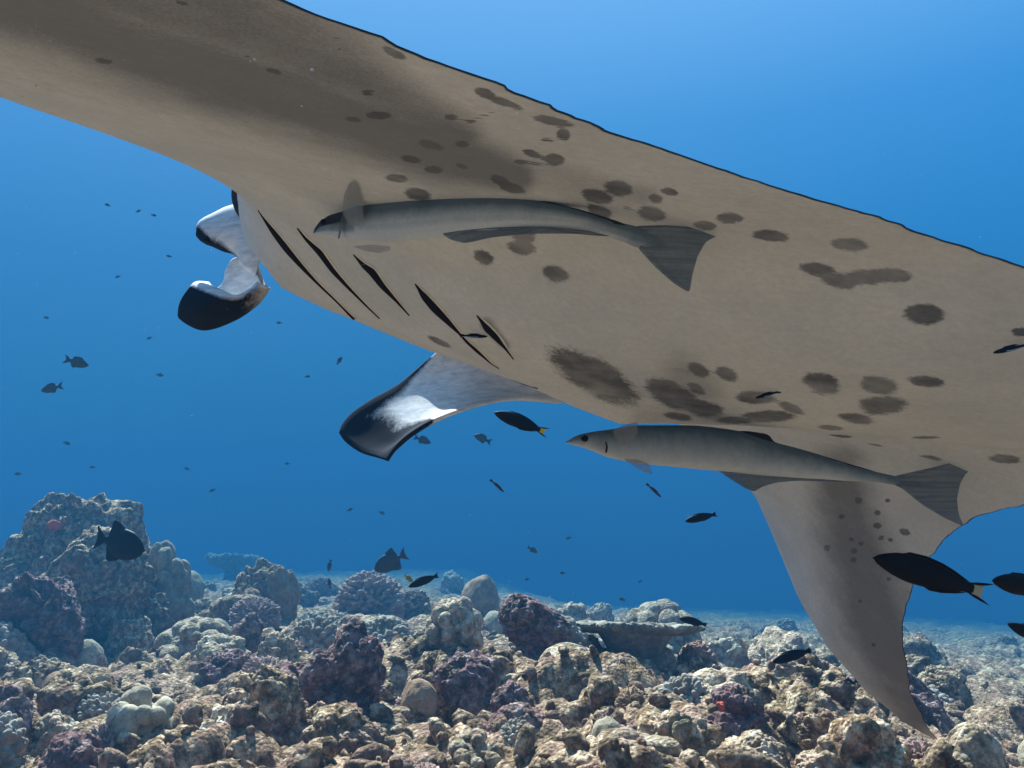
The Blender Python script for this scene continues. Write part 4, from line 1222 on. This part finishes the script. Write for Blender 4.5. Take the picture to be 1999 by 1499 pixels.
for x, y, L in ((130, 865, 16), (312, 732, 16), (415, 957, 14), (600, 735, 12), (35, 925, 15), (365, 915, 12), (180, 912, 12), (683, 995, 14), (745, 1001, 14), (292, 660, 12), (300, 420, 12), (210, 400, 13), (270, 412, 12), (230, 540, 12), (330, 500, 12), (545, 630, 12), (1110, 1050, 12), (1250, 1135, 10), (560, 905, 11), (90, 620, 12)):
    a = random.uniform(-.5, .5) + (math.pi if random.random() < .5 else 0)
    place_fish(dm, (x + L / 2 * math.cos(a), y + L / 2 * math.sin(a)), (x - L / 2 * math.cos(a), y - L / 2 * math.sin(a)), 10.5, 'tiny distant fish almost lost in the blue water', 'fish', 'distant fish in the blue water')
ser = damsel('striped_damselfish', 'sergeant')
place_fish(ser, (806, 1136), (788, 1121), 4.2, 'small yellow barred fish behind the slim black wrasse', 'fish')
V0b, F0b = None, None
for k, xx in enumerate((.18, .32, .46, .58)):
    hgt = .16 if k < 3 else .12
    V, fs = flat_fin([(xx, hgt), (xx + .05, hgt), (xx + .05, -hgt), (xx, -hgt)], .13)
    link('dark_bar', make_mesh('dark_bar', V, fs, False), M['blackfin'], ser)

def cleaner(name, mat, stripe):
    xs = [0, .05, .15, .3, .5, .7, .84]
    return proto_fish(name, (xs, [.004, .03, .055, .07, .068, .05, .035], [-.004, -.03, -.05, -.065, -.065, -.05, -.035], [.004, .02, .032, .038, .036, .024, .01]),
      [('dorsal_fin', [(.25, .06), (.35, .10), (.6, .10), (.75, .06), (.5, .06)], mat),
       ('tail_fin', [(.82, .035), (.90, .06), (1.0, .065), (1.0, -.065), (.90, -.06), (.82, -.035)], mat),
       ('side_stripe', [(.30, -.02), (.5, -.035), (.84, -.02), (.95, -.035), (.95, -.05), (.84, -.04), (.5, -.058), (.3, -.045)], stripe)],
      (.08, .015, .024, .012), mat)
cl = cleaner('cleaner_wrasse', 'blackfin', 'stripe')
cl.children[[c.name.split('.')[0] for c in cl.children].index('side_stripe')].scale.y = 6.0
def skin_d(px, py, off=.03):
    h, nn, d_ = skin_hit(px, py)
    return (d_ - off) if d_ else 1.6
place_fish(cl, (952, 657), (898, 655), skin_d(925, 657), 'black and blue cleaner wrasse at the fourth gill slit', 'fish')
place_fish(cl, (1474, 777), (1524, 764), skin_d(1500, 770), 'black and blue cleaner wrasse over a belly spot above the remora', 'fish')
place_fish(cl, (1938, 689), (2010, 672), skin_d(1970, 682), 'black cleaner wrasse on the plain pale rear belly', 'fish')
cl2 = cleaner('slender_wrasse', 'greyfish', 'stripe')
place_fish(cl2, (984, 961), (957, 936), 2.9, 'small slender wrasse in open water under the yellow tailed wrasse', 'fish')
place_fish(cl2, (1291, 971), (1262, 944), 2.9, 'small slender wrasse just beneath the remora pelvic fin', 'fish')

# ================================================================== drifting specks of plankton
V0, F0 = ico(1)
vs, fs = [], []
for i in range(150):
    d_ = random.uniform(.5, 3.0); px, py = random.uniform(-200, 2200), random.uniform(-100, 1250)
    r_ = d_ / F * random.choice((.35, .4, .5, .6, .75))
    h, nn, dd_ = skin_hit(px, py)
    if dd_ and d_ > dd_ - .02: d_ = dd_ * .8
    fs.append(F0 + len(V0) * len(vs)); vs.append(V0 * r_ * np.array([random.uniform(.7, 1.8), 1, 1]) + at(px, py, d_))
M['speck'] = solid_mat('plankton', (.55, .58, .6), .8, .1)
tag(link('plankton_specks', make_mesh('plankton_specks', np.concatenate(vs), np.concatenate(fs)), M['speck']), 'tiny pale specks of plankton drifting in the water', 'plankton', kind='stuff')
# ================================================================== HAZE
def box_mesh(name, lo, hi):
    x0, y0, z0 = lo; x1, y1, z1 = hi
    V = [(x0,y0,z0),(x1,y0,z0),(x1,y1,z0),(x0,y1,z0),(x0,y0,z1),(x1,y0,z1),(x1,y1,z1),(x0,y1,z1)]
    return make_mesh(name, V, [(3,2,1,0),(4,5,6,7),(0,1,5,4),(1,2,6,5),(2,3,7,6),(3,0,4,7)], False)
hm = bpy.data.materials.new('blue_water_haze'); hm.use_nodes = True
hm.node_tree.nodes.clear()
ho = hm.node_tree.nodes.new('ShaderNodeOutputMaterial')
hv = hm.node_tree.nodes.new('ShaderNodeVolumePrincipled')
hv.inputs['Color'].default_value = (.0115, .055, .110, 1)
hv.inputs['Density'].default_value = .102
hv.inputs['Absorption Color'].default_value = (.10, .33, .48, 1)
hv.inputs['Anisotropy'].default_value = 0.0
hm.node_tree.links.new(hv.outputs[0], ho.inputs['Volume'])
haze = link('haze', box_mesh('haze', (-76, -76, -11.5), (76, 76, 3.6)), hm)
tag(haze, 'blue sea water thickening with distance', 'water', kind='stuff')

# under water skin and rock hardly shine: the index step from water is small, so wet surfaces lose their gloss
for m_ in bpy.data.materials:
    if m_.use_nodes and 'Principled BSDF' in m_.node_tree.nodes:
        b_ = m_.node_tree.nodes['Principled BSDF'].inputs['Specular IOR Level']
        b_.default_value = min(b_.default_value, .06)
